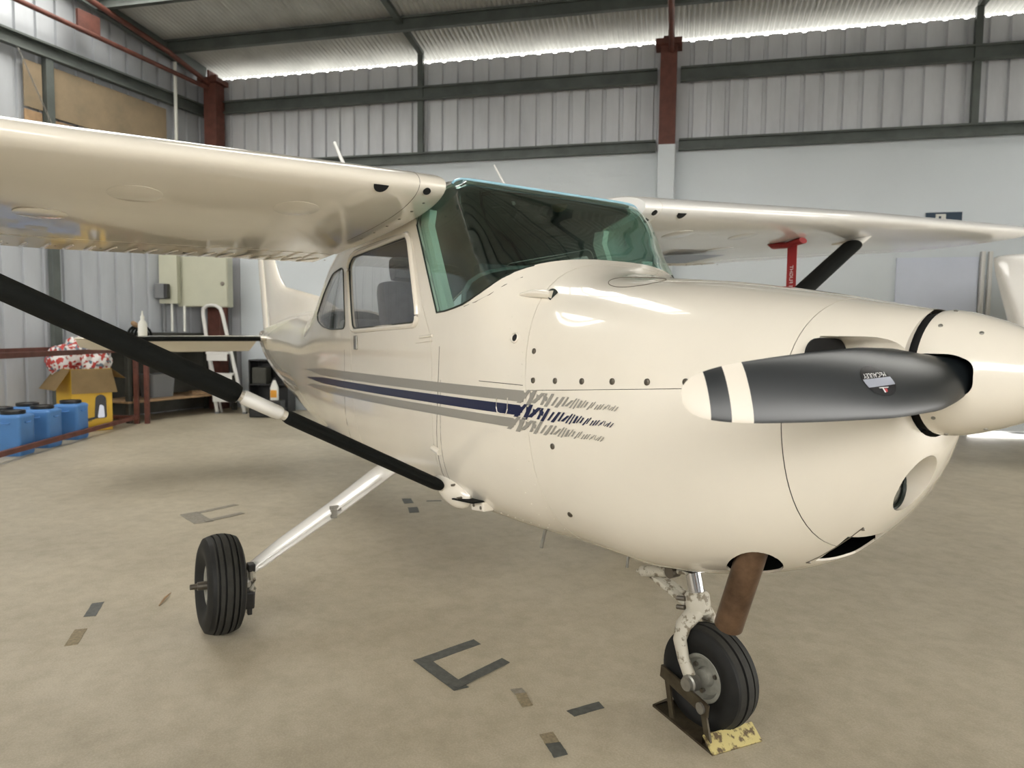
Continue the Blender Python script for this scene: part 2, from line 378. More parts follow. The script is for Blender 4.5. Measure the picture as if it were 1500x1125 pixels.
for i, (s_, w_, t0, t1) in enumerate(SKYLIGHTS):
    bm = bmesh.new(); bm.faces.new([bm.verts.new(RQ(s, t_, roof_z(t_) + .012)) for s, t_ in ((s_ - w_ / 2 - .02, t0), (s_ + w_ / 2 + .02, t0), (s_ + w_ / 2 + .02, t1), (s_ - w_ / 2 - .02, t1))])
    obj('window_%d' % (i + 1), bm, POLY, kind='structure')
    tm = (t0 + t1) / 2; sl = .15 if tm < RIDGE_T else -.15
    portal('rooflight_daylight', RQ(s_, tm, roof_z(tm) - .03), E1, (N_IN + V((0, 0, sl))), w_, (t1 - t0))

# steelwork: each member a thing of its own
def zsection(name, a, b_, h, w, m, face, label, cat, group=None):
    """cold-formed C section: web plus two lipped flanges"""
    bm = bmesh.new(); a = V(a); b_ = V(b_); d = (b_ - a); L_ = d.length; d.normalize(); up = V((0, 0, 1)); up = (up - d * up.dot(d)).normalized(); c = (a + b_) / 2
    ax = (d, face, up); th = .012
    box(bm, c, (L_, th, h), ax)
    for k in (-1, 1):
        box(bm, c + face * (w / 2) + up * (k * (h - th) / 2), (L_, w, th), ax)
        box(bm, c + face * w + up * (k * (h / 2 - .014)), (L_, th, .028), ax)
    return tag(obj(name, bm, m), label, cat, group)
zsection('wall_girt', RP(.18, .10, 5.27), RP(7.86, .10, 5.27), .21, .07, GALV, N_FAR, 'green-grey steel girt under the eave, left of the red column', 'girt')
zsection('wall_girt', RP(8.2, .10, 5.27), RP(ROOM_S, .10, 5.27), .21, .07, GALV, N_FAR, 'green-grey steel girt under the eave, right of the red column', 'girt')
zsection('wall_girt', RP(.18, .10, 4.24), RP(7.86, .10, 4.24), .17, .07, GALV, N_FAR, 'green-grey steel girt along the grey lining top, left of the red column', 'girt')
zsection('wall_girt', RP(8.2, .10, 4.24), RP(ROOM_S, .10, 4.24), .17, .07, GALV, N_FAR, 'green-grey steel girt along the grey lining top, right of the red column', 'girt')
zsection('wall_girt', RP(.09, .2, 5.20), RP(.09, ROOM_T, 5.20), .20, .08, GALV, N_LEFT, 'green-grey steel girt across the left wall above the brown board', 'girt')
for i, t_ in enumerate((1.0, 2.2, 3.4, 4.6, 5.8, 7.0, 8.6, 9.8, 11.0, 12.2, 13.4, 14.6)):
    lab = 'green-grey roof purlin nearest above the bright eave gap' if i == 0 else 'green-grey roof purlin, %s counting up and over from the bright eave gap' % ('second third fourth fifth sixth seventh eighth ninth tenth eleventh twelfth'.split()[i - 1])
    zsection('roof_purlin', RP(.1, t_, roof_z(t_) - .118), RP(ROOM_S, t_, roof_z(t_) - .118), .20, .07, GALV, N_FAR, lab, 'purlin', 'purlins overhead')
def post(name, s, t, z0, z1, w, d, m, label):
    bm = bmesh.new(); box(bm, RP(s, t, (z0 + z1) / 2), (w, d, z1 - z0), (E1, N_FAR, V((0, 0, 1))), .004); return tag(obj(name, bm, m), label, 'post')
post('wall_post', 4.07, .09, 4.33, 5.9, .09, .08, GALV, 'slim grey steel post on the far wall midway left of the red column')
post('wall_post', 12.15, .09, 4.33, 5.9, .09, .08, GALV, 'slim grey steel post on the far wall near the right edge of the photo')
bm = bmesh.new(); beam(bm, RQ(4.07, .1, roof_z(.1) - .05), RQ(4.07, 2.2, roof_z(2.2) - .12), .09, .06); tag(obj('bridging_strut', bm, GALV), 'grey bridging strut up the roof slope above the slim post', 'strut')
bm = bmesh.new(); beam(bm, RQ(12.15, .1, roof_z(.1) - .05), RQ(12.15, 2.2, roof_z(2.2) - .12), .09, .06); tag(obj('bridging_strut', bm, GALV), 'grey bridging strut up the roof slope at the right edge', 'strut')
bm = bmesh.new(); box(bm, RP(.10, 2.97, 2.555), (.11, .10, 5.11), (E2, N_LEFT, V((0, 0, 1))), .004); tag(obj('wall_post', bm, GALV), 'tall green-grey steel post dividing the two brown boards on the left wall', 'post')
bm = bmesh.new(); beam(bm, RP(.12, .2, roof_z(.2) - .13), RP(.12, RIDGE_T, roof_z(RIDGE_T) - .13), .09, .2); tag(obj('gable_rafter', bm, GALV), 'dark green-grey gable rafter sloping along the left wall top', 'rafter')

def truss_frame(s, lab_c, lab_t, painted):
    # column
    r = empty('steel_column', RP(s, .25, 0), lab_c, 'column')
    def part(name, bm, m): o = obj(name, bm, m); o.parent = r; o.matrix_parent_inverse = Matrix.Translation(-r.location); return o
    bm = bmesh.new(); box(bm, RP(s, .25, (4.2 + 5.62) / 2 if painted else 2.81), (.24, .24, 1.42 if painted else 5.62), (E1, N_FAR, V((0, 0, 1))), .006); part('shaft', bm, REDOX)
    if painted:
        bm = bmesh.new(); box(bm, RP(s, .25, 2.1), (.243, .243, 4.2), (E1, N_FAR, V((0, 0, 1))), .006); part('painted_shaft', bm, PANEL)['label'] = 'pale grey painted lower shaft'
    bm = bmesh.new(); box(bm, RP(s, .27, 5.66), (.38, .34, .08), (E1, N_FAR, V((0, 0, 1))), .004); part('cap_plate', bm, REDOX)
    bm = bmesh.new(); box(bm, RP(s, .27, 5.76), (.03, .26, .14), (E1, N_FAR, V((0, 0, 1))), .003); box(bm, RP(s, .27, 5.74), (.16, .03, .10), (E1, N_FAR, V((0, 0, 1))), .003); part('gusset', bm, REDOX)
    # roof truss: rising top chord, flatter bottom chord, webs
    RF = RQ if painted else RP
    t = empty('roof_truss', RP(s, .3, 5.7), lab_t, 'truss')
    def tp(name, bm): o = obj(name, bm, REDOX, smooth=True); o.parent = t; o.matrix_parent_inverse = Matrix.Translation(-t.location); return o
    ztop = lambda q: min(5.60 + .27 * (q - .3), roof_z(q) - .27) if q < RIDGE_T else roof_z(q) - .27
    zbot = lambda q: 5.53 + .028 * (q - .4)
    tq = [.3, 1.2, 2.4, 3.6, RIDGE_T, 11.4, 15.2]
    bm = bmesh.new(); tube(bm, [RF(s, q, ztop(q)) for q in tq], .04, 12); tp('top_chord', bm)
    bm = bmesh.new(); tube(bm, [RF(s, .4, zbot(.4)), RF(s, RIDGE_T, zbot(RIDGE_T)), RF(s, 15.2, zbot(.4))], .035, 12); tp('bottom_chord', bm)
    for q in (4.0, 5.6, 7.2, 8.8, 10.4, 12.0):
        bm = bmesh.new(); qb = q + .8; tube(bm, [RF(s, q, ztop(q)), RF(s, qb, zbot(qb) if qb < RIDGE_T else zbot(15.6 - qb))], .022, 8); tp('web_member', bm)
truss_frame(.35, 'dark red-oxide steel column in the far left corner', 'red-oxide tube truss rising along the left wall from the corner column', False)
truss_frame(8.05, 'red-oxide steel column with grey-painted lower shaft in mid far wall', 'red-oxide tube truss rising from the middle column', True)
truss_frame(16.1, 'red-oxide steel column on the far wall beyond the right edge', 'red-oxide tube truss overhead beyond the right edge', True)
bm = bmesh.new(); box(bm, RP(.33, 2.55, 5.72), (.34, .05, .30), (E2, N_LEFT, V((0, 0, 1))), .004); tag(obj('cleat_plate', bm, REDOX), 'dark red steel cleat plate under the gable rafter at upper left', 'plate')

# brown boards on the left wall, chain, conduit
def wall_board(name, t0, t1, z0, z1, off, m, label):
    bm = bmesh.new(); box(bm, RP(off, (t0 + t1) / 2, (z0 + z1) / 2), (t1 - t0, .018, z1 - z0), (E2, N_LEFT, V((0, 0, 1))), .003); return tag(obj(name, bm, m), label, 'board')
wall_board('brown_board', .98, 2.89, 4.33, 5.02, .075, PLY, 'large brown sheet of board fixed on the left wall right of the post')
wall_board('brown_board', 3.04, 3.29, 4.38, 5.0, .075, PLY, 'narrow brown board on the left wall left of the post')
wall_board('timber_board', 1.6, 2.87, 3.75, 4.30, .06, WOOD, 'pale timber sheet below the large brown board on the left wall')
wall_board('timber_board', 3.04, 3.28, 3.75, 4.35, .06, WOOD, 'pale timber strip below the narrow brown board')
bm = bmesh.new()
p0 = RP(.16, 3.42, 5.1); p1 = RP(.16, 2.98, 4.2)
K = 22
for i in range(K):
    a = p0.lerp(p1, i / K); d = (p1 - p0).normalized(); sd = N_LEFT if i % 2 else d.cross(N_LEFT)
    ring = [a + d * (.026 * math.cos(q * PI / 4)) + sd * (.012 * math.sin(q * PI / 4)) for q in range(8)]; tube(bm, ring, .0045, 5, closed=True)
tag(obj('hanging_chain', bm, STEEL), 'thin dark chain hanging slack across the narrow brown board', 'chain')
bm = bmesh.new(); tube(bm, [RP(.22, .93, 3.6), RP(.22, .93, 5.78)], .028, 12); tag(obj('conduit_pipe', bm, WPLAST, smooth=True), 'white vertical conduit pipe on the left wall beside the corner column', 'pipe')
# sign on the far wall, above the left wing
sg = empty('wall_sign', RP(11.85, .04, 3.10), 'small dark blue wall sign with white emblem above the far wing', 'sign')
def under(parent, o): o.parent = parent; o.matrix_parent_inverse = parent.matrix_world.inverted() if False else Matrix.Translation(-parent.location); return o
bm = bmesh.new(); box(bm, RP(11.85, .035, 3.02), (.46, .02, .26), (E1, N_FAR, V((0, 0, 1))), .003); under(sg, obj('sign_plate', bm, SIGN))
bm = bmesh.new(); box(bm, RP(11.81, .048, 3.03), (.13, .008, .19), (E1, N_FAR, V((0, 0, 1))), .002); under(sg, obj('sign_patch', bm, WPLAST))
bm = bmesh.new(); box(bm, RP(11.80, .053, 3.07), (.03, .004, .05), (E1, N_FAR, V((0, 0, 1)))); box(bm, RP(11.82, .053, 3.02), (.05, .004, .03), (E1, N_FAR, V((0, 0, 1)))); under(sg, obj('sign_emblem', bm, SIGN))
# pale door leaf on the far wall with its guide post
bm = bmesh.new(); box(bm, RP(11.79, .06, 1.30), (1.04, .035, 2.44), (E1, N_FAR, V((0, 0, 1))), .004); obj('door_1', bm, PALEBLUE, kind='structure')
bm = bmesh.new(); box(bm, RP(12.355, .09, 1.34), (.05, .07, 2.5), (E1, N_FAR, V((0, 0, 1))), .006); obj('trim_1', bm, ALU, kind='structure')
bm = bmesh.new(); box(bm, RP(12.45, .09, 1.34), (.05, .05, 2.5), (E1, N_FAR, V((0, 0, 1))), .006); obj('trim_2', bm, ALU, kind='structure')

# ------------------------------------------------------------------ the aircraft (origin on the floor, +X nose, +Y its left)
AC = empty('light_aircraft', (0, 0, 0), 'cream high-wing single-engine light aircraft with navy and grey stripes', 'aircraft')
def pchip(xs, ys, x):
    h = [b_ - a for a, b_ in zip(xs, xs[1:])]; d = [(ys[i + 1] - ys[i]) / h[i] for i in range(len(h))]; m = [d[0]] + [0] * (len(h) - 1) + [d[-1]]
    i = 0
    while i < len(h) - 1 and x > xs[i + 1]: i += 1
    for k in (i, i + 1):
        if 0 < k < len(h) and d[k - 1] * d[k] > 0:
            w1 = 2 * h[k] + h[k - 1]; w2 = h[k] + 2 * h[k - 1]; m[k] = (w1 + w2) / (w1 / d[k - 1] + w2 / d[k])
    t = (x - xs[i]) / h[i]
    return (1 + 2 * t) * (1 - t) ** 2 * ys[i] + t * (1 - t) ** 2 * h[i] * m[i] + t * t * (3 - 2 * t) * ys[i + 1] + t * t * (t - 1) * h[i] * m[i + 1]
# station: x, half width, top z, bottom z, widest z, exponent above, exponent below
ST = [(-5.95, .02, 1.37, 1.22, 1.29, 2.0, 2.0), (-5.5, .10, 1.42, 1.06, 1.27, 2.2, 2.2), (-4.0, .29, 1.54, .73, 1.20, 2.4, 2.4), (-3.3, .38, 1.52, .64, 1.12, 2.8, 2.6),
      (-2.9, .425, 1.67, .60, 1.10, 3.6, 2.8), (-2.4, .475, 1.90, .575, 1.06, 6, 3.0), (-1.9, .51, 1.985, .56, 1.04, 10, 3.0), (-1.2, .53, 2.01, .555, 1.03, 18, 3.0),
      (-.75, .53, 1.987, .555, 1.03, 20, 3.0), (-.5, .525, 1.80, .555, 1.03, 5.2, 2.9), (-.3, .515, 1.64, .555, 1.03, 3.0, 2.7), (-.13, .505, 1.575, .555, 1.05, 2.8, 2.5),
      (.1, .49, 1.55, .555, 1.07, 2.7, 2.5), (.3, .47, 1.53, .58, 1.09, 2.6, 2.45), (.5, .44, 1.50, .635, 1.11, 2.5, 2.4), (.65, .405, 1.475, .70, 1.14, 2.35, 2.35),
      (.75, .365, 1.455, .785, 1.17, 2.2, 2.25), (.83, .30, 1.44, .88, 1.20, 2.1, 2.15), (.885, .24, 1.43, .975, 1.23, 2.0, 2.05), (.915, .19, 1.425, 1.06, 1.25, 2, 2)]
SX = [s[0] for s in ST]; SY = [[s[k] for s in ST] for k in range(1, 7)]
def SEC(x): return [pchip(SX, SY[k], x) for k in range(6)]
def ysurf(x, z):
    w, zt, zb, zc, nt, nb = SEC(x); u, e_ = ((z - zc) / (zt - zc), nt) if z > zc else ((zc - z) / (zc - zb), nb)
    return w * max(0, 1 - min(1, abs(u)) ** e_) ** (1 / e_)
def sring(x, N=72):
    w, zt, zb, zc, nt, nb = SEC(x); pts = []
    def sp(c, e_): return math.copysign(abs(c) ** (2 / e_), c)
    D = 480
    half = []
    for i in range(D + 1):
        a = -PI / 2 + PI * i / D; e_ = nt if a > 0 else nb; s = math.sin(a); c = math.cos(a)
        half.append((w * abs(c) ** (2 / e_), zc + (zt - zc if a > 0 else zc - zb) * sp(s, e_)))
    cum = [0]
    for a, b_ in zip(half, half[1:]): cum.append(cum[-1] + math.hypot(b_[0] - a[0], b_[1] - a[1]))
    res = []; j = 0
    for i in range(N // 2 + 1):
        t = cum[-1] * i / (N // 2)
        while j < D - 1 and cum[j + 1] < t: j += 1
        f = (t - cum[j]) / max(1e-9, cum[j + 1] - cum[j]); f = min(1, max(0, f)); res.append((half[j][0] * (1 - f) + half[j + 1][0] * f, half[j][1] * (1 - f) + half[j + 1][1] * f))
    res[0] = (0, res[0][1]); res[-1] = (0, res[-1][1])
    return [V((x, -y, z)) for y, z in res] + [V((x, y, z)) for y, z in reversed(res[1:-1])]
def snormal(x, z, side=-1):
    e_ = 4e-3; y = ysurf(x, z); dx = (ysurf(x + e_, z) - ysurf(x - e_, z)) / (2 * e_); dz = (ysurf(x, z + e_) - ysurf(x, z - e_)) / (2 * e_)
    return V((-dx, side, -dz)).normalized()
def spoint(x, z, side=-1, off=0.0): return V((x, side * ysurf(x, z), z)) + snormal(x, z, side) * off

xs = []
x = -5.95
while x < .9149:
    xs.append(x); x += .09 if x < -2.7 else (.045 if x < .55 else .025)
xs.append(.915)
body = bmesh.new(); rings(body, [sring(x) for x in xs], True, True, True); bmesh.ops.recalc_face_normals(body, faces=body.faces)
def piece(planes):
    """part of the lofted body kept in front of each (point, normal) plane"""
    b_ = body.copy()
    for co, no in planes:
        bmesh.ops.bisect_plane(b_, geom=b_.verts[:] + b_.edges[:] + b_.faces[:], dist=1e-5, plane_co=co, plane_no=no, clear_inner=True)
    return b_
G = .0009
nF = V((.99, 0, .15)).normalized(); pF = V((-.195, 0, 1.15)); pB = V((.73, 0, 1.1)); nB = V((1, 0, .03)).normalized()
nH = V((-.075, 0, 1)).normalized(); pH = V((-.2, 0, 1.158))
fus = piece([(pF - nF * G, -nF)])
fl = [f for f in fus.faces if f.calc_center_median().x < -5.94]; bmesh.ops.delete(fus, geom=fl, context='FACES_ONLY')
ucw = piece([(pF + nF * G, nF), (pB - nB * G, -nB), (pH + nH * G, nH)])
lcw = piece([(pF + nF * G, nF), (pB - nB * G, -nB), (pH - nH * G, -nH)])
bowl = piece([(pB + nB * G, nB)]); bmesh.ops.holes_fill(bowl, edges=[e_ for e_ in bowl.edges if e_.is_boundary], sides=0)

# fuselage with windshield, doors, windows cut as real openings
fuselage = obj('fuselage', fus, [CREAM, INNER], AC, smooth=False); solid(fuselage, .014)
WS = [(-.825, 1.44), (-.75, 1.446), (-.678, 1.456), (-.61, 1.468), (-.557, 1.484), (-.50, 1.508), (-.457, 1.532), (-.408, 1.572), (-.36, 1.612), (-.31, 1.648), (-.25, 1.70), (-.1, 1.8), (-.1, 2.5), (-.735, 2.5), (-.745, 1.985), (-.80, 1.945), (-.99, 1.90), (-1.03, 1.86), (-1.017, 1.826), (-.925, 1.64)]
m_ws = both(fuselage, prism(WS, -1, 1))
ws = link('windshield', m_ws, None, AC); m_ws.materials.clear(); m_ws.materials.append(GLASS_W); smooth_mesh(m_ws, 40); ws['label'] = 'green-tinted curved windshield'
DOOR = round_poly([(-1.085, 1.812), (-1.86, 1.795), (-1.945, 1.72), (-1.90, 1.35), (-1.80, .70), (-.85, .67), (-.875, 1.33), (-.955, 1.46)], .05)
DOORIN = offset_poly(DOOR, -.0025)
FWIN = round_poly([(-1.113, 1.782), (-1.85, 1.757), (-1.905, 1.72), (-1.868, 1.48), (-1.842, 1.378), (-1.028, 1.405), (-1.030, 1.46)], .035)
RWIN = round_poly([(-2.02, 1.722), (-2.27, 1.70), (-2.47, 1.60), (-2.66, 1.47), (-2.63, 1.43), (-2.50, 1.395), (-2.28, 1.375), (-1.985, 1.380)], .05)
BWIN = [(-2.47, 2.3), (-2.50, 1.83), (-2.60, 1.64), (-2.76, 1.50), (-3.22, 1.455), (-3.22, 2.3)]
m_door = both(fuselage, prism(DOOR, -1, 1))
m_rw = both(fuselage, prism(RWIN, -1, 1)); m_bw = both(fuselage, prism(BWIN, -1, 1)); smooth_mesh(fuselage.data, 35)
td = bpy.data.objects.new('td', m_door); COL.objects.link(td); c = tmp(prism(DOORIN, -1, 1)); m2 = boolean(td, c, 'INTERSECT'); drop(c); td.data = m2
m_fw = both(td, prism(FWIN, -1, 1)); m_door = td.data; bpy.data.objects.remove(td)
for me in (m_fw, m_rw, m_bw): me.materials.clear(); me.materials.append(GLASS_S); smooth_mesh(me, 40)
smooth_mesh(m_door, 35)
doors = split_y(m_door, 'door'); fw = split_y(m_fw, 'window_pane'); rw = split_y(m_rw, 'side_window')
def loop_tube(poly, side, off, r, n=6):
    bm = bmesh.new(); pts = [spoint(x, z, side, off) for x, z in poly]; tube(bm, pts, r, n, closed=True); return bm
for sd in (-1, 1):
    dr = link('door', doors[sd], None, AC)
    link('window_pane', fw[sd], None, dr)
    obj('window_frame', loop_tube(offset_poly(FWIN, .016), sd, .002, .013, 8), CREAM, dr, smooth=True)
    obj('window_gasket', loop_tube(offset_poly(FWIN, .002), sd, .001, .0045), GASKET, dr, smooth=True)['label'] = 'black rubber window gasket'
    sw = link('side_window', rw[sd], None, AC)
    obj('window_gasket', loop_tube(offset_poly(RWIN, .002), sd, .001, .004), GASKET, sw, smooth=True)
    # door handle set in a dark recess, hinge
    p = spoint(-1.79, 1.302, sd, .004); nn = snormal(-1.79, 1.302, sd); ex = V((1, 0, 0)) - nn * nn.x; ex.normalize(); ez = ex.cross(nn)
    bm = bmesh.new(); box(bm, p, (.042, .075, .014), (ex, ez, nn), .006); h = obj('door_handle', bm, STEEL, dr); h['label'] = 'grey flush door handle'
    bm = bmesh.new(); tube(bm, [spoint(-.86, 1.345, sd, .004), spoint(-.98, 1.337, sd, .004)], .006, 8); tube(bm, [spoint(-.865, 1.322, sd, .003), spoint(-1.02, 1.312, sd, .003)], .003, 6)
    obj('door_hinge', bm, CREAM, dr, smooth=True)
    bm = bmesh.new(); tube(bm, [spoint(-.86, .865, sd, .006), spoint(-.80, .855, sd, .006)], .014, 8); obj('door_hinge', bm, CREAM, dr, smooth=True)
    # cabin-side pillar seen pale green through the glass
    edge = [(-.825, 1.45), (-.875, 1.54), (-.925, 1.64), (-.97, 1.73), (-1.015, 1.82), (-1.0, 1.885)]
    bm = bmesh.new(); prev = None
    for k, (x, z) in enumerate(edge):
        w_ = .062
        a = bm.verts.new(spoint(x - .01, z, sd, -.02)); b_ = bm.verts.new(spoint(x + w_, z, sd, -.022)); c_ = bm.verts.new(spoint(x + w_, z, sd, -.055)); d_ = bm.verts.new(spoint(x - .01, z, sd, -.055))
        cur = (a, b_, c_, d_)
        if prev:
            for q in range(4): bm.faces.new((prev[q], prev[(q + 1) % 4], cur[(q + 1) % 4], cur[q]))
        prev = cur
    obj('windshield_pillar', bm, CREAM, AC)
    bm = bmesh.new(); tube(bm, [spoint(x, z, sd, .001) for x, z in ((-.99, 1.885), (-1.017, 1.826), (-.97, 1.733), (-.925, 1.64), (-.875, 1.54), (-.825, 1.44), (-.75, 1.446), (-.678, 1.456), (-.61, 1.468), (-.557, 1.484), (-.50, 1.508), (-.457, 1.532), (-.408, 1.572), (-.36, 1.612))], .004, 6)
    obj('windshield_gasket', bm, GASKET, AC, smooth=True)
rb = link('rear_window', m_bw, None, AC)
EDGE = mat('sky_glint_paint', (.35, .62, .75), .12, coat=1.0)  # pale blue colour stands in for sky caught on the glass edge
w_, zt_, zb_, zc_, nt_, nb_ = SEC(-.738)
bm = bmesh.new(); tube(bm, [V((-.736, w_ * .96 * math.sin(a), zc_ + (zt_ - zc_) * (1 - abs(.96 * math.sin(a)) ** nt_) ** (1 / nt_) + .001)) for a in [-PI / 2 + PI * k / 48 for k in range(49)]], .005, 8); obj('windshield_glint', bm, EDGE, ws, smooth=True)['label'] = 'top edge of the windshield painted pale blue as a sky reflection'
# sky reflection painted as a pale blue strip along the windshield top and cream roof cap behind it
# cowling
upper = obj('upper_cowl', ucw, [CREAM, DARK], AC); solid(upper, .006); smooth_mesh(upper.data, 35)
lower = obj('lower_cowl', lcw, [CREAM, DARK], AC); solid(lower, .006)
bm = bmesh.new(); lathe(bm, (.52, -.20, .60), (.25, -.12, 1), [(0, .075), (.25, .075)], 32); cut(lower, bm)
bm = bmesh.new(); lathe(bm, (.16, 0, .50), (-.15, 0, 1), [(0, .07), (.2, .07)], 24); cut(lower, bm)
smooth_mesh(lower.data, 35)
nose = obj('nose_bowl', bowl, [CREAM, DARK], AC)
def capsule_x(x0, x1, y0, y1, z0, z1, r):
    """rounded-rectangle tunnel running along x"""
    poly = round_poly([(y0, z0), (y1, z0), (y1, z1), (y0, z1)], r, 6); bm = bmesh.new()
    rings(bm, [[V((x0, y, z)) for y, z in poly], [V((x1, y, z)) for y, z in poly]]); return bm
for sd in (-1, 1):
    cut(nose, capsule_x(.765, 1.1, *sorted((sd * .36, sd * .165)), 1.20, 1.355, .06))
bm = bmesh.new(); lathe(bm, (.80, -.015, .965), (1, 0, .12), [(0, .072), (.3, .080)], 32); cut(nose, bm)
bm = bmesh.new(); box(bm, (.735, -.035, .765), (.125, .19, .11), (V((.84, 0, .54)), V((0, 1, 0)), V((-.54, 0, .84)))); cut(nose, bm)
bm = bmesh.new(); box(bm, (.735, -.035, .765), (.125, .19, .11), (V((.84, 0, .54)), V((0, 1, 0)), V((-.54, 0, .84)))); cut(lower, bm); smooth_mesh(lower.data, 35)
smooth_mesh(nose.data, 32)
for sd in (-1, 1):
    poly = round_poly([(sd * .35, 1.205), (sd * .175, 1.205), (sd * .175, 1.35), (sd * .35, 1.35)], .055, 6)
    bm = bmesh.new(); rings(bm, [[V((.767, y, z)) for y, z in poly], [V((.772, y, z)) for y, z in poly]]); obj('inlet_shade_plate', bm, DARK, nose)['label'] = 'black plate standing for the deep shade inside the cooling inlet'  # black plate paints the darkness at the end of the inlet tunnel
# annular lip and shadow ring behind the spinner
bm = bmesh.new(); lathe(bm, (.86, 0, 1.264), (1, 0, 0), [(0, .163), (.2, .163)], 40); cut(nose, bm); smooth_mesh(nose.data, 32)
bm = bmesh.new(); lathe(bm, (.862, 0, 1.262), (1, 0, 0), [(0, .161), (.004, .161)], 40); obj('spinner_gap', bm, DARK, nose)['label'] = 'black gap behind the spinner'
# landing light: lens and black rim deep in its round hole
bm = bmesh.new(); lathe(bm, (.803, -.015, .965), (1, 0, .12), [(0, .070), (.006, .069), (.016, .045), (.020, .0)], 32, caps=False); ll = obj('landing_light', bm, mat('light_lens', (.20, .20, .18), .15, .6, var=.2, vscale=60), AC, smooth=True)
bm = bmesh.new(); ring = [V((.815, -.015, .966)) + V((-.119 * math.sin(a), math.cos(a), .993 * math.sin(a))) * .070 for a in [2 * PI * k / 32 for k in range(32)]]; tube(bm, ring, .006, 8, closed=True); obj('lens_rim', bm, GASKET, ll, smooth=True)
# carburettor air box below the nose
bm = bmesh.new(); box(bm, (.715, -.035, .802), (.118, .18, .006), (V((.84, 0, .54)), V((0, 1, 0)), V((-.54, 0, .84)))); obj('air_filter', bm, DARK, nose)['label'] = 'black air filter inside the lower inlet'
# seam of the oil door, vent scoop, round cowl vent
def seam(name, pts, r=.0014, m=SEAM, par=AC, side=-1):
    bm = bmesh.new(); tube(bm, [spoint(x, z, side, .0) for x, z in pts], r, 5); return obj(name, bm, m, par, smooth=True)
def low_z(x, y):
    w, zt, zb, zc, nt, nb = SEC(x); return zc - (zc - zb) * max(0, 1 - abs(y / w) ** nb) ** (1 / nb)
bm = bmesh.new(); tube(bm, [V((x, -.150 + .01 * k, low_z(x, -.150 + .01 * k) - .0005)) for k, x in enumerate((.665, .70, .735, .77, .80))], .0016, 5); obj('inlet_seam', bm, SEAM, nose, smooth=True)
for x, y in ((.668, -.142), (.795, -.105)):
    bm = bmesh.new(); lathe(bm, (x, y, low_z(x, y)), (.3, -.4, -.85), [(-.003, .006), (.002, .006), (.003, 0)], 10, caps=False); obj('inlet_screw', bm, FAST, nose, smooth=True)
def top_z(x, y):
    w, zt, zb, zc, nt, nb = SEC(x); return zc + (zt - zc) * max(0, 1 - abs(y / w) ** nt) ** (1 / nt)
bm = bmesh.new(); tube(bm, [V((.02 + .11 * math.cos(a), -.20 + .085 * math.sin(a), top_z(.02 + .11 * math.cos(a), -.20 + .085 * math.sin(a)) + .0005)) for a in [2 * PI * k / 40 for k in range(40)]], .0013, 5, closed=True); obj('oil_door_seam', bm, SEAM, upper, smooth=True)
bm = bmesh.new(); p = V((-.255, -.452, 1.475)); tube(bm, [spoint(-.335, 1.500, -1, -.004), spoint(-.29, 1.497, -1, .006), spoint(-.235, 1.493, -1, .008), spoint(-.205, 1.490, -1, .006)], [.010, .024, .028, .026], 12, ry=[.006, .014, .016, .015]); sc = obj('vent_scoop', bm, CREAM, AC, smooth=True)
bm = bmesh.new(); lathe(bm, spoint(-.2055, 1.490, -1, .006), (1, -.1, 0), [(0, .022), (.002, .022)], 16); obj('scoop_mouth', bm, GASKET, sc)
pv = spoint(-.292, 1.34, -1, .0); nv = snormal(-.292, 1.34)
bm = bmesh.new(); lathe(bm, pv, nv, [(-.004, .020), (.004, .020), (.007, .016), (.004, .013), (-.004, .013)], 20, caps=False); vt = obj('round_vent', bm, CREAM, AC, smooth=True)
bm = bmesh.new(); lathe(bm, pv, nv, [(.0, .0135), (.002, .0135)], 20); obj('vent_hole', bm, DARK, vt)
# cowl fasteners
fm = None
for x, z in ((-.178, 1.295), (-.160, 1.195), (-.045, 1.200), (.083, 1.206), (.212, 1.213), (.343, 1.219), (.47, 1.226), (-.048, .982), (-.030, .748), (.60, 1.235)):
    for sd in (-1, 1):
        if fm is None:
            bm = bmesh.new(); lathe(bm, (0, 0, 0), (0, 0, 1), [(-.002, .0105), (.002, .010), (.0035, .007), (.0038, 0)], 14, caps=False)
            box(bm, (0, 0, .0036), (.013, .0022, .0012)); o = obj('fastener', bm, FAST, AC, smooth=True); fm = o.data
        else: o = link('fastener', fm, None, AC)
        nn = snormal(x, z, sd); place(o, spoint(x, z, sd, .0008), V((1, 0, .8)), nn.cross(V((1, 0, .8)).normalized()))
# rivet rows along the firewall and belly
bm = bmesh.new()
def rivet(p, n_, r=.0032):
    x_, y_, z_ = frame(n_, V((1, 0, .01))); a = [bm.verts.new(p + x_ * r * math.cos(k * PI / 3) + y_ * r * math.sin(k * PI / 3) - z_ * .001) for k in range(6)]; t_ = bm.verts.new(p + z_ * .0016)
    for k in range(6): bm.faces.new((a[k], a[(k + 1) % 6], t_))
for k in range(20):
    z = .66 + k * .042; xk = -.195 - .15 * (z - 1.15) - .022
    if z < 1.48: rivet(spoint(xk, z), snormal(xk, z)); rivet(spoint(xk - .075, z), snormal(xk - .075, z))
for k in range(26):
    xk = -.25 - k * .045; rivet(spoint(xk, .64), snormal(xk, .64))
for k in range(12):
    xk = -.23 - k * .05; rivet(spoint(xk, 1.165), snormal(xk, 1.165))
obj('rivets', bm, CREAM, fuselage, kind='stuff')
seam('panel_seam', [(-.215 - k * .03, 1.175) for k in range(10)]); seam('panel_seam', [(-.84 + .004 * k, .70 + .06 * k) for k in range(11)])
seam('panel_seam', [(-.79 + .0 * k, .66 + .05 * k) for k in range(11)], .0010); seam('panel_seam', [(-.60, 1.46), (-.52, 1.475), (-.45, 1.50), (-.40, 1.535), (-.36, 1.565)])
seam('panel_seam', [(-2.0, .70 + .07 * k) for k in range(9)], .0010)

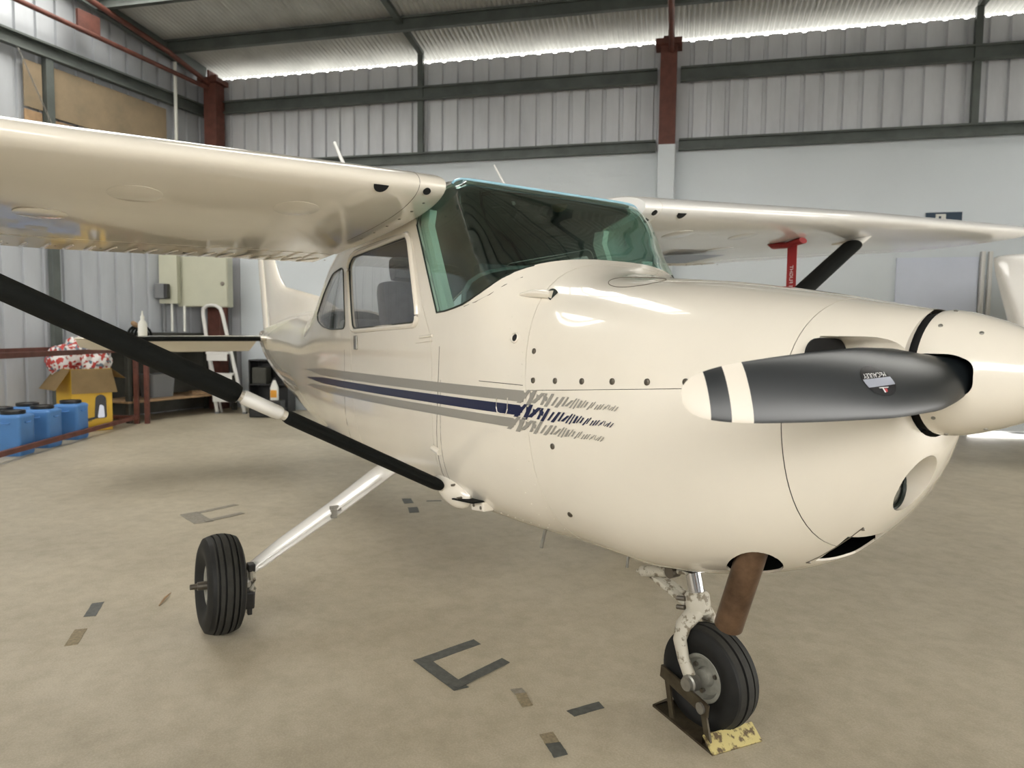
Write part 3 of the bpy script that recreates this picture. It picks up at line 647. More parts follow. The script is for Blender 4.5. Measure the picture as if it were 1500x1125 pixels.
# stripes
def strip(name, ztop, zbot, x0, x1, m, sd, k=46, off=.0012):
    bm = bmesh.new(); prev = None
    for i in range(k + 1):
        x = x0 + (x1 - x0) * i / k; zt = ztop(x); zb = zbot(x); rowv = [bm.verts.new(spoint(x, zb + (zt - zb) * j / 3, sd, off)) for j in range(4)]
        if prev:
            for j in range(3): bm.faces.new((prev[j], rowv[j], rowv[j + 1], prev[j + 1]))
        prev = rowv
    return obj(name, bm, m, AC, smooth=True)
def lin(x0, z0, x1, z1): return lambda x: z0 + (z1 - z0) * (x - x0) / (x1 - x0)
STR = [(GREYP, lin(-1.87, 1.140, -.2, 1.157), lin(-1.87, 1.095, -.2, 1.117), -.205), (NAVY, lin(-1.87, 1.084, -.2, 1.105), lin(-1.87, 1.046, -.2, 1.068), -.222), (GREYP, lin(-1.87, 1.036, -.2, 1.056), lin(-1.87, .997, -.2, 1.023), -.26)]
for sd in (-1, 1):
    for m, zt, zb, xe in STR:
        s = strip('side_stripe', (lambda x, a=zt, b_=zb: a(x) if x > -2.5 else a(x) + (b_(x) - a(x)) * .5 * min(1, (-2.5 - x) / .5)), (lambda x, a=zt, b_=zb: b_(x) if x > -2.5 else b_(x) + (a(x) - b_(x)) * .45 * min(1, (-2.5 - x) / .5)), -3.0, xe, m, sd); rnd = random.Random(11); bm = bmesh.new()
        L_ = .46; x = xe - .008
        while x < xe + L_ - .01:
            f = (x - xe) / L_; hgt = (.044 * (1 - f) + .012) * rnd.uniform(.75, 1.1); w_ = (.019 * (1 - f) ** 1.4 + .0035) * rnd.uniform(.7, 1.4); sl = hgt * rnd.uniform(.7, 1.25)
            zc_ = (zt(xe) + zb(xe)) / 2 - .004 * f + rnd.uniform(-.003, .003)
            if rnd.random() < .10 and .25 < f < .8: sl = -sl * .5
            hgt *= rnd.uniform(.7, 1.15)
            q = [(x - sl / 2, zc_ - hgt / 2), (x - sl / 2 + w_, zc_ - hgt / 2), (x + sl / 2 + w_ * .8, zc_ + hgt / 2), (x + sl / 2, zc_ + hgt / 2)]
            bm.faces.new([bm.verts.new(spoint(a, b_, sd, .0022)) for a, b_ in q])
            if f < .35 and rnd.random() < .8:
                q = [(x, zc_ - hgt * .1), (x + .02, zc_ - hgt * .15), (x + .026, zc_ + hgt * .2), (x + .004, zc_ + hgt * .35)]; bm.faces.new([bm.verts.new(spoint(a, b_, sd, .0025)) for a, b_ in q])
            x += w_ * rnd.uniform(1.25, 1.7) + .0035
        obj('brush_marks', bm, m, s, kind='stuff')
# U-shaped fuel drain outline over the stripes
bm = bmesh.new(); tube(bm, [spoint(x, z, -1, .0025) for x, z in ((-.365, 1.12), (-.366, 1.085), (-.36, 1.068), (-.335, 1.062), (-.305, 1.066), (-.297, 1.085), (-.298, 1.125))], .0022, 6); obj('drain_outline', bm, CREAM, AC, smooth=True)

# spinner and propeller
CX, CZ = .945, 1.266
bm = bmesh.new(); lathe(bm, (0, 0, CZ), (1, 0, 0), [(.932, .150), (.932, .1565), (.950, .158), (.985, .152), (1.02, .142), (1.06, .128), (1.10, .111), (1.15, .088), (1.20, .064), (1.25, .040), (1.29, .021), (1.315, .008), (1.32, .0005)], 56)
spin = obj('spinner', bm, [CREAM, DARK], AC)
for sd in (-1, 1):
    bm = bmesh.new(); poly = round_poly([(.92, -.056), (1.02, -.056), (1.05, -.03), (1.05, .030), (1.01, .050), (.92, .050)], .035, 5)
    rings(bm, [[V((x, sd * .05, CZ + z * (1 if sd < 0 else -1))) for x, z in poly], [V((x, sd * .3, CZ + z * (1 if sd < 0 else -1))) for x, z in poly]])
    for f in bm.faces: f.material_index = 1
    bmesh.ops.recalc_face_normals(bm, faces=bm.faces); c = tmp(bm); c.data.materials.append(CREAM); c.data.materials.append(DARK); me = boolean(spin, c, 'DIFFERENCE'); spin.data = me; drop(c)
smooth_mesh(spin.data, 32)
bm = bmesh.new(); lathe(bm, (.90, 0, CZ), (1, 0, 0), [(0, .148), (.034, .152)], 48); obj('spinner_backplate', bm, DARK, spin, smooth=True)
smd = None
for a in range(0, 360, 30):
    for xx in ((.962,) if a % 60 else (.962, 1.045)):
        rr_ = pchip([.955, 1.02, 1.06], [.158, .142, .128], xx); aa = math.radians(a + 12); nn = V((.28, math.cos(aa), math.sin(aa))).normalized()
        if abs(math.sin(aa)) < .42: continue
        p = V((xx, rr_ * math.cos(aa), CZ + rr_ * math.sin(aa)))
        if smd is None:
            bm = bmesh.new(); lathe(bm, (0, 0, 0), (0, 0, 1), [(-.002, .005), (.0015, .005), (.0028, .003), (.003, 0)], 10, caps=False); o = obj('spinner_screw', bm, STEEL, spin, smooth=True); smd = o.data
        else: o = link('spinner_screw', smd, None, spin)
        place(o, p, V((1, 0, 0)) - nn * nn.x, nn.cross(V((1, 0, 0)) - nn * nn.x))
BR = [.06, .13, .18, .26, .36, .50, .61, .72, .797, .852, .902, .93, .948, .958, .963]
BC = [.09, .125, .150, .172, .172, .157, .144, .129, .117, .105, .088, .072, .054, .036, .016]
BT = [.06, .055, .045, .034, .025, .018, .014, .011, .009, .008, .0065, .0055, .0045, .0035, .002]
BB = [47, 46, 43, 37.5, 32.5, 25, 21, 18, 16.4, 15.4, 14.8, 14.4, 14.2, 14.1, 14.0]
def bparm(r): return pchip(BR, BC, r), pchip(BR, BT, r), math.radians(pchip(BR, BB, r))
def bpt(r, s, f, sd, off=0.0):
    """s: -.5 trailing .. .5 leading, f: 1 front face, 0 back face"""
    c, t, be = bparm(r); cam_ = max(0, 1 - abs(2 * s) ** 2.2) ** .75
    cx = .995 - .05 * (r / .963) ** 1.0; cz = -.024 * (r / .963)
    k = (f - .3) * t * cam_ + off
    dx = math.sin(be) * c * s + math.cos(be) * k; dz = -math.cos(be) * c * s + math.sin(be) * k
    z = cz + dz
    return V((cx + dx, -r, CZ + z)) if sd < 0 else V((cx + dx, r, CZ - z))
def bring(r, sd):
    ss = [-.5 + i / 14 for i in range(15)]; ss = [math.sin(s * PI) / 2 for s in ss]
    return [bpt(r, s, 1, sd) for s in ss] + [bpt(r, s, 0, sd) for s in reversed(ss[1:-1])]
def bspan(r0, r1, sd):
    rs_ = [r0] + [r for r in [q * .02 for q in range(60)] + BR[-4:] if r0 + .004 < r < r1 - .004] + [r1]; rs_ = sorted(set(rs_)); bm = bmesh.new(); rings(bm, [bring(r, sd) for r in rs_]); return bm
for sd in (-1, 1):
    bl = obj('propeller_blade', bspan(.06, .797, sd), BLADE, AC, smooth=True)
    for r0, r1, m in ((.797, .852, BLADEW), (.852, .902, BLADE), (.902, .963, BLADEW)):
        t_ = obj('tip_band', bspan(r0, r1, sd), m, bl, smooth=True); t_['label'] = 'white painted band' if m is BLADEW else 'black painted band'
    bm = bmesh.new(); E0, E1r = .048, .036; R0 = .415; K = 40; cen = None; rows = []
    def epos(u, v, off=.0006):   # u outward, v towards trailing edge (up on the near blade)
        r = R0 + u; c, t, be = bparm(r); return bpt(r, -v / c + .02, 1, sd, off)
    NG = 8
    for j in range(NG + 1): rows.append([bm.verts.new(epos(E0 * j / NG * math.cos(a) + .35 * E1r * j / NG * math.sin(a), E1r * j / NG * math.sin(a))) for a in [2 * PI * k / K for k in range(K)]] if j else [bm.verts.new(epos(0, 0))])
    fsl = []
    for k in range(K): fsl.append((bm.faces.new((rows[0][0], rows[1][k], rows[1][(k + 1) % K])), E1r * .6 / NG * math.sin(2 * PI * (k + .5) / K)))
    for j in range(1, NG):
        for k in range(K): fsl.append((bm.faces.new((rows[j][k], rows[j + 1][k], rows[j + 1][(k + 1) % K], rows[j][(k + 1) % K])), E1r * (j + .5) / NG * math.sin(2 * PI * (k + .5) / K)))
    em = obj('maker_emblem', bm, [EMBL, EMBS], bl, smooth=True); em['label'] = 'oval black and silver emblem with white lettering'
    bm = bmesh.new(); prev = None
    for k in range(13):
        v = -.013 + .019 * k / 12; hw = .97 * E0 * math.sqrt(1 - (v / E1r) ** 2); sh = .35 * v
        rowv = [bm.verts.new(epos(sh + hw * (2 * q / 8 - 1), v, .0009)) for q in range(9)]
        if prev:
            for q in range(8): bm.faces.new((prev[q], prev[q + 1], rowv[q + 1], rowv[q]))
        prev = rowv
    obj('emblem_band', bm, EMBS, bl, smooth=True)
    tm = text_mesh('McCAULEY', .0155); bm = bmesh.new(); bm.from_mesh(tm)
    for v in bm.verts: v.co = epos(v.co.x + .004, -v.co.y + .0135, .0012)
    obj('emblem_lettering', bm, EMBW, bl)
    bm = bmesh.new()
    for q in ([(-.018, -.0165), (.012, -.0155), (.012, -.0175), (-.018, -.0185)], [(-.001, -.017), (.003, -.017), (.0, -.028), (-.004, -.028)]): bm.faces.new([bm.verts.new(epos(u - .004, v, .0012)) for u, v in q])
    obj('emblem_mark', bm, EMBW, bl)
    bm = bmesh.new(); bm.faces.new([bm.verts.new(epos(u - .004, v, .0012)) for u, v in ((-.012, -.020), (-.002, -.0195), (-.005, -.028), (-.010, -.027))]); obj('emblem_mark', bm, EMBR, bl)

# wings
def airfoil(c0, c1, n_=26, th=.12, mcam=.02, pc=.4):
    def yt(x): return 5 * th * (.2969 * math.sqrt(x) - .126 * x - .3516 * x * x + .2843 * x ** 3 - .1036 * x ** 4)
    def yc(x): return mcam / pc ** 2 * (2 * pc * x - x * x) if x < pc else mcam / (1 - pc) ** 2 * (1 - 2 * pc + 2 * pc * x - x * x)
    xs_ = [c0 + (c1 - c0) * (1 - math.cos(PI * i / n_ / (2 if c0 == 0 else 1))) / (1 if c0 == 0 else 2) for i in range(n_ + 1)]
    up = [(x, yc(x) + yt(x)) for x in xs_]; lo = [(x, yc(x) - yt(x)) for x in xs_]
    return (list(reversed(lo)) + up[1:]) if c0 == 0 else (list(reversed(lo)) + up)
WR = [(.545, 0), (2.54, 0), (5.25, 1), (5.42, 1.03), (5.47, 1.05)]
def wparm(y, sd):
    """leading edge x, z, chord, drop of the trailing edge"""
    a = max(0, (y - 2.54) / 2.71); ch = 1.63 - .51 * a; lex = -.72 - .13 * a
    z = (1.983 + .070 * (y - .545)) if sd > 0 else (1.943 - .017 * (min(y, 2.2) - .545) + .03 * max(0, y - 2.2))
    return lex, z, ch, (.172 - .05 * a) * ch / 1.63
def wpt(y, sd, xc, zc, sq=1.0):
    lx, lz, ch, dr = wparm(y, sd); return V((lx - ch * xc, sd * y, lz - dr * xc + ch * zc * sq))
def wring(y, sd, sec, sq=1.0): return [wpt(y, sd, a, b_, sq) for a, b_ in sec]
MAINS = airfoil(0, .765); TRAIL = airfoil(.772, 1.0, 10)
for sd in (-1, 1):
    wm = CREAM if sd < 0 else WHITE  # far wing coloured whiter to carry the light falling on it
    bm = bmesh.new(); ys = [.545, .56, .70, 1.2, 1.8, 2.54, 3.2, 3.9, 4.6, 5.25, 5.36, 5.43, 5.46]; sq = [.93, 1, 1, 1, 1, 1, 1, 1, 1, 1, .85, .55, .15]
    rings(bm, [wring(y, sd, MAINS, q) for y, q in zip(ys, sq)]); w = obj('wing', bm, wm, AC, smooth=True)
    bm = bmesh.new(); rings(bm, [wring(y, sd, TRAIL) for y in (.57, 1.2, 1.9, 2.60)]); fl = obj('flap', bm, wm, AC, smooth=True)
    bm = bmesh.new(); rings(bm, [wring(y, sd, TRAIL, q) for y, q in ((2.615, 1), (3.5, 1), (4.4, 1), (5.25, 1), (5.40, .6), (5.44, .2))]); obj('aileron', bm, wm, AC, smooth=True)
    bmsh = None
    yb = .64
    while yb < 2.58:          # pressed stiffening beads under the flap
        a = wpt(yb, sd, .80, -.026); b_ = wpt(yb + .035, sd, .985, -.003)
        bm = bmesh.new(); tube(bm, [a, a.lerp(b_, .1), a.lerp(b_, .9), b_], [.003, .009, .009, .003], 6, ry=[.002, .005, .005, .002]); obj('flap_bead', bm, wm, fl, smooth=True)
        yb += .088
    bm = bmesh.new(); yb = .62
    while yb < 2.6:
        lathe(bm, wpt(yb, sd, .775, -.036), (0, 0, -1), [(0, .0055), (.003, .005), (.0035, 0)], 8); yb += .176
    obj('flap_screws', bm, FAST, fl, kind='stuff')
    # round cap joint, inlets in the leading edge, inspection plates
    lo = [p for p in MAINS if p[0] < .5]
    bm = bmesh.new(); tube(bm, [wpt(.66, sd, a, b_) for a, b_ in lo], .0010, 5); obj('wing_root_seam', bm, SEAM if sd < 0 else CREAM, w, smooth=True)
    def lowpt(y, xc, off=0.0):
        best = min((p for p in MAINS[:27]), key=lambda p: abs(p[0] - xc)); i = MAINS.index(best); j = max(0, min(len(MAINS) - 2, i))
        a, b_ = (MAINS[j], MAINS[j + 1]); f = 0 if abs(b_[0] - a[0]) < 1e-9 else max(0, min(1, (xc - a[0]) / (b_[0] - a[0]))); zc = a[1] + (b_[1] - a[1]) * f
        p0 = wpt(y, sd, xc, zc); t1 = wpt(y, sd, b_[0], b_[1]) - wpt(y, sd, a[0], a[1]); t2 = wpt(y + .1, sd, xc, zc) - p0; n_ = t1.cross(t2).normalized()
        if n_.dot(V((.3, 0, -1))) < 0: n_.negate()
        return p0 + n_ * off, n_, t2.normalized()
    p, n_, t2 = lowpt(.815, .012, .0015); tt = n_.cross(t2)
    if tt.z < 0: tt = -tt
    bm = bmesh.new(); prof = [(math.cos(a) * .030, -abs(math.sin(a)) * .034 + .010) for a in [PI * k / 14 for k in range(15)]]
    a_ = [bm.verts.new(p + t2 * u + tt * v + n_ * .001) for u, v in prof]; bm.faces.new(a_); g = bmesh.ops.extrude_face_region(bm, geom=bm.faces[:]); bmesh.ops.translate(bm, verts=[q for q in g['geom'] if isinstance(q, bmesh.types.BMVert)], vec=-n_ * .012)
    obj('air_inlet', bm, DARK, w)['label'] = 'black D-shaped inlet in the leading edge'
    p, n_, t2 = lowpt(.622, .010, .0)
    bm = bmesh.new(); lathe(bm, p, n_, [(-.006, .016), (.003, .016)], 20); obj('air_inlet', bm, DARK, w)['label'] = 'black round hole in the wing root cap'
    for yy, xc in ((.60, .055), (.61, .11), (.615, .18), (.615, .26), (.615, .35), (.615, .45)):
        p, n_, t2 = lowpt(yy, xc, 0); bm = bmesh.new(); lathe(bm, p, n_, [(-.002, .007), (.002, .006), (.003, 0)], 10); obj('root_screw', bm, FAST, w, smooth=True)
    for yy, xc in ((1.06, .17), (1.62, .17), (1.9, .42)):
        p, n_, t2 = lowpt(yy, xc, .0008); bm = bmesh.new(); lathe(bm, p, n_, [(-.004, .088), (.0002, .088), (.0006, .0865), (.0006, 0)], 32); pl_ = obj('inspection_plate', bm, wm, w, smooth=True)
    # strut, foam sleeves, end fairing
    A0 = V((-.86, sd * .47, .685)); B0 = V((-1.03, -2.62, 1.80)) if sd < 0 else V((-1.0, 2.92, 2.085))
    S = lambda u: A0.lerp(B0, u)
    bm = bmesh.new(); tube(bm, [S(0), S(1.0)], .020, 14, ry=.048, up=V((1, 0, 0))); st = obj('wing_strut', bm, CREAM, AC, smooth=True)
    for u0, u1, rx, ry in ((.012, .31, .027, .062), (.388, .945, .040, .074)):
        bm = bmesh.new(); us = [u0, u0 + .006, u0 + .012] + [u0 + (u1 - u0) * k / 6 for k in range(1, 6)] + [u1 - .012, u1 - .006, u1]; sc_ = [.80, .96, 1] + [1] * 5 + [1, .96, .80]
        tube(bm, [S(u) for u in us], [rx * q for q in sc_], 18, ry=[ry * q for q in sc_], up=V((1, 0, 0))); obj('strut_sleeve', bm, FOAM, st, smooth=True)['label'] = 'black foam sleeve on the strut'
    bm = bmesh.new(); tube(bm, [S(.318), S(.322), S(.378), S(.382)], [.024, .0275, .0275, .024], 18, ry=[.052, .056, .056, .052], up=V((1, 0, 0))); obj('strut_tape', bm, WHITE, st, smooth=True)['label'] = 'white taped section of strut between the sleeves'
    bm = bmesh.new(); e0 = S(.93); tube(bm, [e0, S(.96), S(.985) + V((-.03, 0, .0)), S(1.0) + V((-.06, 0, .0))], [.024, .028, .034, .038], 16, ry=[.055, .07, .12, .17], up=V((1, 0, 0))); obj('strut_fairing', bm, wm, st, smooth=True)
    # teardrop cuff where the strut meets the belly
    bm = bmesh.new(); bmesh.ops.create_uvsphere(bm, u_segments=20, v_segments=12, radius=1)
    for v in bm.verts: v.co = V((-.82 + v.co.x * .15, sd * (.452 + v.co.y * .045), .69 + v.co.z * .075 - .02 * v.co.x))
    cf = obj('strut_cuff', bm, CREAM, AC, smooth=True)
    for xx, zz in ((-.93, .70), (-.75, .72), (-.70, .675)):
        bm = bmesh.new(); p = V((xx, sd * .498, zz)); lathe(bm, p, (0, sd, 0), [(-.03, .006), (.0, .005)], 8); obj('cuff_screw', bm, FAST, cf)
    # entry step: bracket with dark non-slip top
    bm = bmesh.new(); box(bm, (-.61, sd * .43, .655), (.10, .05, .038), (V((1, 0, .12)).normalized(), V((0, 1, 0)), V((-.12, 0, 1)).normalized()), .006); sb = obj('entry_step', bm, CREAM, AC)
    bm = bmesh.new(); box(bm, (-.66, sd * .462, .672), (.17, .075, .006), (V((1, 0, .10)).normalized(), V((0, 1, 0)), V((-.10, 0, 1)).normalized()), .002); obj('step_tread', bm, FOAM, sb)['label'] = 'black non-slip step tread'
    for xx in (-.58, -.635):
        bm = bmesh.new(); lathe(bm, (xx, sd * .452, .655), (0, sd, 0), [(0, .008), (.006, .007)], 10); obj('step_bolt', bm, FAST, sb)
# dark registration mark under the far wing
bm = bmesh.new(); bm.faces.new([bm.verts.new(V((-1.9 + .38 * i, 1.60 + .5 * j, wpt(1.60 + .5 * j, 1, (1.9 - .38 * i - .72) / 1.63, -.041 + .008 * (1 - i)).z - .008))) for i, j in ((0, 0), (0, 1), (1, 1), (1, 0))]); obj('registration_mark', bm, NAVY, AC)
bm = bmesh.new(); tube(bm, [(-2.25, -.25, 1.97), (-2.5, -.25, 2.25), (-2.87, -.25, 2.63)], [.016, .015, .011], 10); obj('antenna_rod', bm, WHITE, AC, smooth=True)
bm = bmesh.new(); tube(bm, [(-1.05, 0, 1.98), (-1.14, 0, 2.09), (-1.235, 0, 2.20)], [.008, .006, .004], 8); obj('antenna_rod', bm, WHITE, AC, smooth=True)
bm = bmesh.new(); bmesh.ops.create_uvsphere(bm, u_segments=16, v_segments=8, radius=1)
for v in bm.verts: v.co = V((-.98 + v.co.x * .06, .22 + v.co.y * .03, 2.0 + v.co.z * .045))
obj('antenna_dome', bm, WOOD, AC, smooth=True)['label'] = 'small brown roof antenna fairing'
# roof cap above the cabin, between the wings
# pitot mast under the far wing
bm = bmesh.new(); tube(bm, [(-1.25, 2.2, 2.10), (-1.22, 2.2, 2.06), (-1.20, 2.2, 2.03)], [.05, .04, .02], 12, ry=[.02, .018, .012]); tube(bm, [(-1.22, 2.2, 2.02), (-1.02, 2.2, 2.0)], .011, 10); obj('pitot_mast', bm, WHITE, AC, smooth=True)

# landing gear
def tyre_profile(R, rw, rim):
    g = R * .028
    return [(-rw * .62, rim), (-rw * .80, rim + (R - rim) * .18), (-rw, rim + (R - rim) * .45), (-rw * .97, rim + (R - rim) * .68), (-rw * .82, R - (R - rim) * .12), (-rw * .64, R - .006)]
def tyre(R, rw, rim, grooves, par):
    half = tyre_profile(R, rw, rim); prof = half[:]; n0 = len(half); gw = .0042
    ds = []
    for gpos in grooves: ds += [(gpos * rw - gw, 0), (gpos * rw - gw * .7, -.008), (gpos * rw + gw * .7, -.008), (gpos * rw + gw, 0)]
    rad = lambda d: R - .010 * abs(d / (rw * .64)) ** 2.2
    seq = [(d, rad(d) + o) for d, o in ds]
    prof = half[:-1] + [(-rw * .64, rad(-rw * .64))] + seq + [(rw * .64, rad(rw * .64))] + [(-d, r) for d, r in reversed(half[:-1])]
    bm = bmesh.new(); lathe(bm, (0, 0, 0), (0, 1, 0), prof, 56, caps=False); n_ = len(prof)
    bmesh.ops.recalc_face_normals(bm, faces=bm.faces)
    for f in bm.faces:
        cc = f.calc_center_median(); r = math.hypot(cc.x, cc.z)
        f.material_index = 1 if abs(cc.y) < rw * .66 and r > rad(cc.y) - .003 else 0
    return obj('tyre', bm, [RUBBER, TREAD], par, smooth=True, recalc=False)
def wheel(name, c, R, rw, rim, grooves, camber, outer):
    bm = bmesh.new(); k = rw
    lathe(bm, (0, 0, 0), (0, outer, 0), [(k * .60, rim + .004), (k * .66, rim), (k * .62, rim * .86), (k * .30, rim * .74), (k * .26, rim * .42), (k * .60, rim * .36), (k * .62, rim * .2), (k * .62, 0)], 36, caps=False)
    lathe(bm, (0, 0, 0), (0, -outer, 0), [(k * .60, rim + .004), (k * .66, rim), (k * .62, rim * .86), (k * .30, rim * .74), (k * .26, rim * .42), (k * .55, rim * .36), (k * .55, 0)], 36, caps=False)
    w = obj(name, bm, HUBM, AC, smooth=True); w.location = c; w.rotation_euler = (camber, 0, 0)
    tyre(R, rw, rim, grooves, w)
    for q in range(3):
        a = q * 2 * PI / 3 + .4; bm = bmesh.new(); lathe(bm, (rim * .62 * math.cos(a), outer * k * .30, rim * .62 * math.sin(a)), (0, outer, 0), [(-.01, .008), (.012, .008)], 6); obj('wheel_bolt', bm, FAST, w)
    return w
for sd in (-1, 1):
    w = wheel('main_wheel', (-1.49, sd * 1.275, .219), .222, .080, .092, (-.5, -.2, .2, .5), sd * .05, sd)
    bm = bmesh.new(); lathe(bm, (0, sd * .04, 0), (0, sd, 0), [(0, .020), (.055, .018), (.056, .012), (.085, .012), (.085, 0)], 16, caps=False); obj('axle', bm, FAST, w, smooth=True)
    bm = bmesh.new(); lathe(bm, (0, -sd * .080, 0), (0, -sd, 0), [(0, .088), (.008, .088), (.008, .05), (.03, .048), (.03, 0)], 32, caps=True); obj('brake_disc', bm, STEEL, w, smooth=True)
    bm = bmesh.new(); box(bm, (.065, -sd * .105, -.06), (.09, .05, .08), None, .010); box(bm, (.03, -sd * .125, -.12), (.03, .02, .06), None, .004); obj('brake_caliper', bm, BLKP, w); bm = bmesh.new(); box(bm, (.05, -sd * .12, .075), (.05, .03, .035), None, .006); obj('brake_fitting', bm, BLKP, w)
    bm = bmesh.new(); tube(bm, [(.015 + .075 * math.cos(a), -sd * .122, .075 * math.sin(a) - .005) for a in [k * .5 - 1.6 for k in range(9)]], .016, 8); lathe(bm, (.0, -sd * .105, 0), (0, -sd, 0), [(0, .05), (.025, .05), (.03, .03)], 20); obj('axle_flange', bm, CHIPPED, w, smooth=True)
    bm = bmesh.new(); tube(bm, [(-1.62, sd * .36, .66), (-1.60, sd * .45, .625), (-1.57, sd * .70, .485), (-1.53, sd * .98, .345), (-1.51, sd * 1.09, .285), (-1.50, sd * 1.165, .245), (-1.495, sd * 1.19, .20)],
        [.028, .026, .024, .022, .021, .022, .022], 16, ry=[.115, .108, .096, .080, .066, .036, .026], up=V((1, 0, 0)))
    lg = obj('landing_gear_leg', bm, WHITE, AC, smooth=True)
    bm = bmesh.new(); box(bm, (-1.49, sd * .74, .495), (.05, .045, .018), None, .004); box(bm, (-1.47, sd * .755, .475), (.022, .03, .045), None, .004); obj('step_bracket', bm, STEEL, lg)
    bm = bmesh.new(); tube(bm, [(-1.49, sd * .50, .62), (-1.455, sd * .9, .41), (-1.45, sd * 1.12, .29), (-1.44, sd * 1.17, .22)], .006, 8); obj('brake_line', bm, WHITE, lg, smooth=True)
# nose gear
nw = wheel('nose_wheel', (.215, 0, .176), .179, .062, .082, (-.28, .28), 0, -1)
bm = bmesh.new(); tube(bm, [(.10, 0, .62), (.135, 0, .50), (.158, 0, .415)], .028, 20); ol = obj('oleo_strut', bm, CHROME, AC, smooth=True)
bm = bmesh.new(); lathe(bm, (.147, 0, .455), (.17, 0, -1), [(0, .034), (.012, .043), (.045, .044), (.075, .040), (.085, .025)], 24)
fk = obj('nose_fork', bm, CHIPPED, AC, smooth=True)
for sd in (-1, 1):
    bm = bmesh.new(); tube(bm, [(.162, sd * .006, .398), (.160, sd * .035, .378), (.150, sd * .066, .345), (.152, sd * .083, .30), (.175, sd * .087, .24), (.205, sd * .088, .195), (.215, sd * .088, .165)], [.024, .024, .021, .017, .016, .019, .017], 14, ry=[.032, .034, .032, .028, .024, .024, .020], up=V((1, 0, 0)))
    obj('fork_leg', bm, CHIPPED, fk, smooth=True)
    bm = bmesh.new(); lathe(bm, (.217, sd * .075, .176), (0, sd, 0), [(0, .030), (.03, .030), (.034, .024), (.046, .022), (.046, 0)], 20, caps=False); obj('axle_nut', bm, STEEL, fk, smooth=True)
for z, a in ((.40, .115), (.432, .13)):
    bm = bmesh.new(); tube(bm, [(.105, -.050, z - .006), (.135, -.044, z)], .009, 8); obj('link_bolt', bm, FAST, fk, smooth=True)
bm = bmesh.new(); beam(bm, (.12, -.018, .405), (-.085, -.014, .463), .030, .018, bevel=.005); beam(bm, (.12, .018, .405), (-.085, .014, .463), .030, .018, bevel=.005); obj('torque_link', bm, CHIPPED, fk)
bm = bmesh.new(); beam(bm, (-.085, 0, .470), (.10, 0, .525), .034, .018, bevel=.005); obj('torque_link', bm, CHIPPED, fk)
bm = bmesh.new(); tube(bm, [(-.10, -.05, .464), (-.075, -.05, .471)], .006, 8); tube(bm, [(-.08, -.05, .470), (-.072, -.05, .472), (.045, -.045, .505), (.052, -.045, .507)], [.012, .021, .021, .012], 16); tube(bm, [(.05, -.045, .507), (.13, -.035, .525)], .010, 8); sdm = obj('shimmy_damper', bm, CHIPPED, fk, smooth=True)
bm = bmesh.new(); lathe(bm, (.075, -.045, .512), (0, -1, 0), [(-.02, .022), (.02, .022)], 14); obj('damper_clevis', bm, FAST, sdm, smooth=True)
bm = bmesh.new(); box(bm, (.06, 0, .540), (.22, .11, .018), None, .006); obj('strut_cover_plate', bm, BLKP, AC)
# exhaust stack
bm = bmesh.new(); e0 = V((.575, -.243, .80)); e1 = V((.462, -.215, .492)); d = (e1 - e0).normalized()
tube(bm, [e0, e0.lerp(e1, .5), e1, e1 - d * .004, e0.lerp(e1, .5), e0.lerp(e1, .2)], [.042, .042, .042, .038, .038, .038], 28, caps=False, up=V((0, 1, 0))); obj('exhaust_pipe', bm, EXH, AC, smooth=True)
bm = bmesh.new(); tube(bm, [(-.42, -.25, .575), (-.43, -.26, .50)], .007, 8); obj('drain_tube', bm, STEEL, AC, smooth=True)
bm = bmesh.new(); tube(bm, [(.03, -.22, .585), (.03, -.225, .545)], .005, 8); obj('drain_tube', bm, STEEL, AC, smooth=True)

# tail
def foil_panel(name, secs, m, th=.07, n_=10, par=AC):
    """secs: list of (leading edge, trailing edge, span normal, thickness scale)"""
    bm = bmesh.new(); sh = [(x, th * k * (1.6 * math.sqrt(x) * (1 - x) + .10 * x)) for k in (1,) for x in [(1 - math.cos(PI * i / n_)) / 2 for i in range(n_ + 1)]]
    rs_ = []
    for le, te, nn, q in secs:
        le = V(le); te = V(te); c = (te - le).length; nn = V(nn); up = [le.lerp(te, x) + nn * (y * c * q) for x, y in sh]; dn = [le.lerp(te, x) - nn * (y * c * q) for x, y in reversed(sh[1:-1])]; rs_.append(up + dn)
    rings(bm, rs_); return obj(name, bm, m, par, smooth=True)
Yn = (0, 1, 0); Zn = (0, 0, 1)
foil_panel('fin', [((-3.45, 0, 1.53), (-5.62, 0, 1.33), Yn, .42), ((-3.95, 0, 1.655), (-5.64, 0, 1.50), Yn, .55), ((-4.55, 0, 1.735), (-5.67, 0, 1.60), Yn, .8), ((-4.98, 0, 1.79), (-5.70, 0, 1.72), Yn, 1.1), ((-5.16, 0, 1.88), (-5.73, 0, 1.84), Yn, 1.3), ((-5.34, 0, 2.05), (-5.79, 0, 2.04), Yn, 1.4), ((-5.72, 0, 2.55), (-5.95, 0, 2.55), Yn, 1.4), ((-5.80, 0, 2.60), (-5.95, 0, 2.60), Yn, .7)], CREAM)
foil_panel('rudder', [((-5.63, 0, 1.22), (-5.80, 0, 1.20), Yn, 1.6), ((-5.665, 0, 1.50), (-5.86, 0, 1.50), Yn, 1.6), ((-5.74, 0, 1.84), (-5.96, 0, 1.84), Yn, 1.4), ((-5.96, 0, 2.55), (-6.12, 0, 2.55), Yn, 1.2), ((-5.98, 0, 2.60), (-6.10, 0, 2.60), Yn, .5)], CREAM)
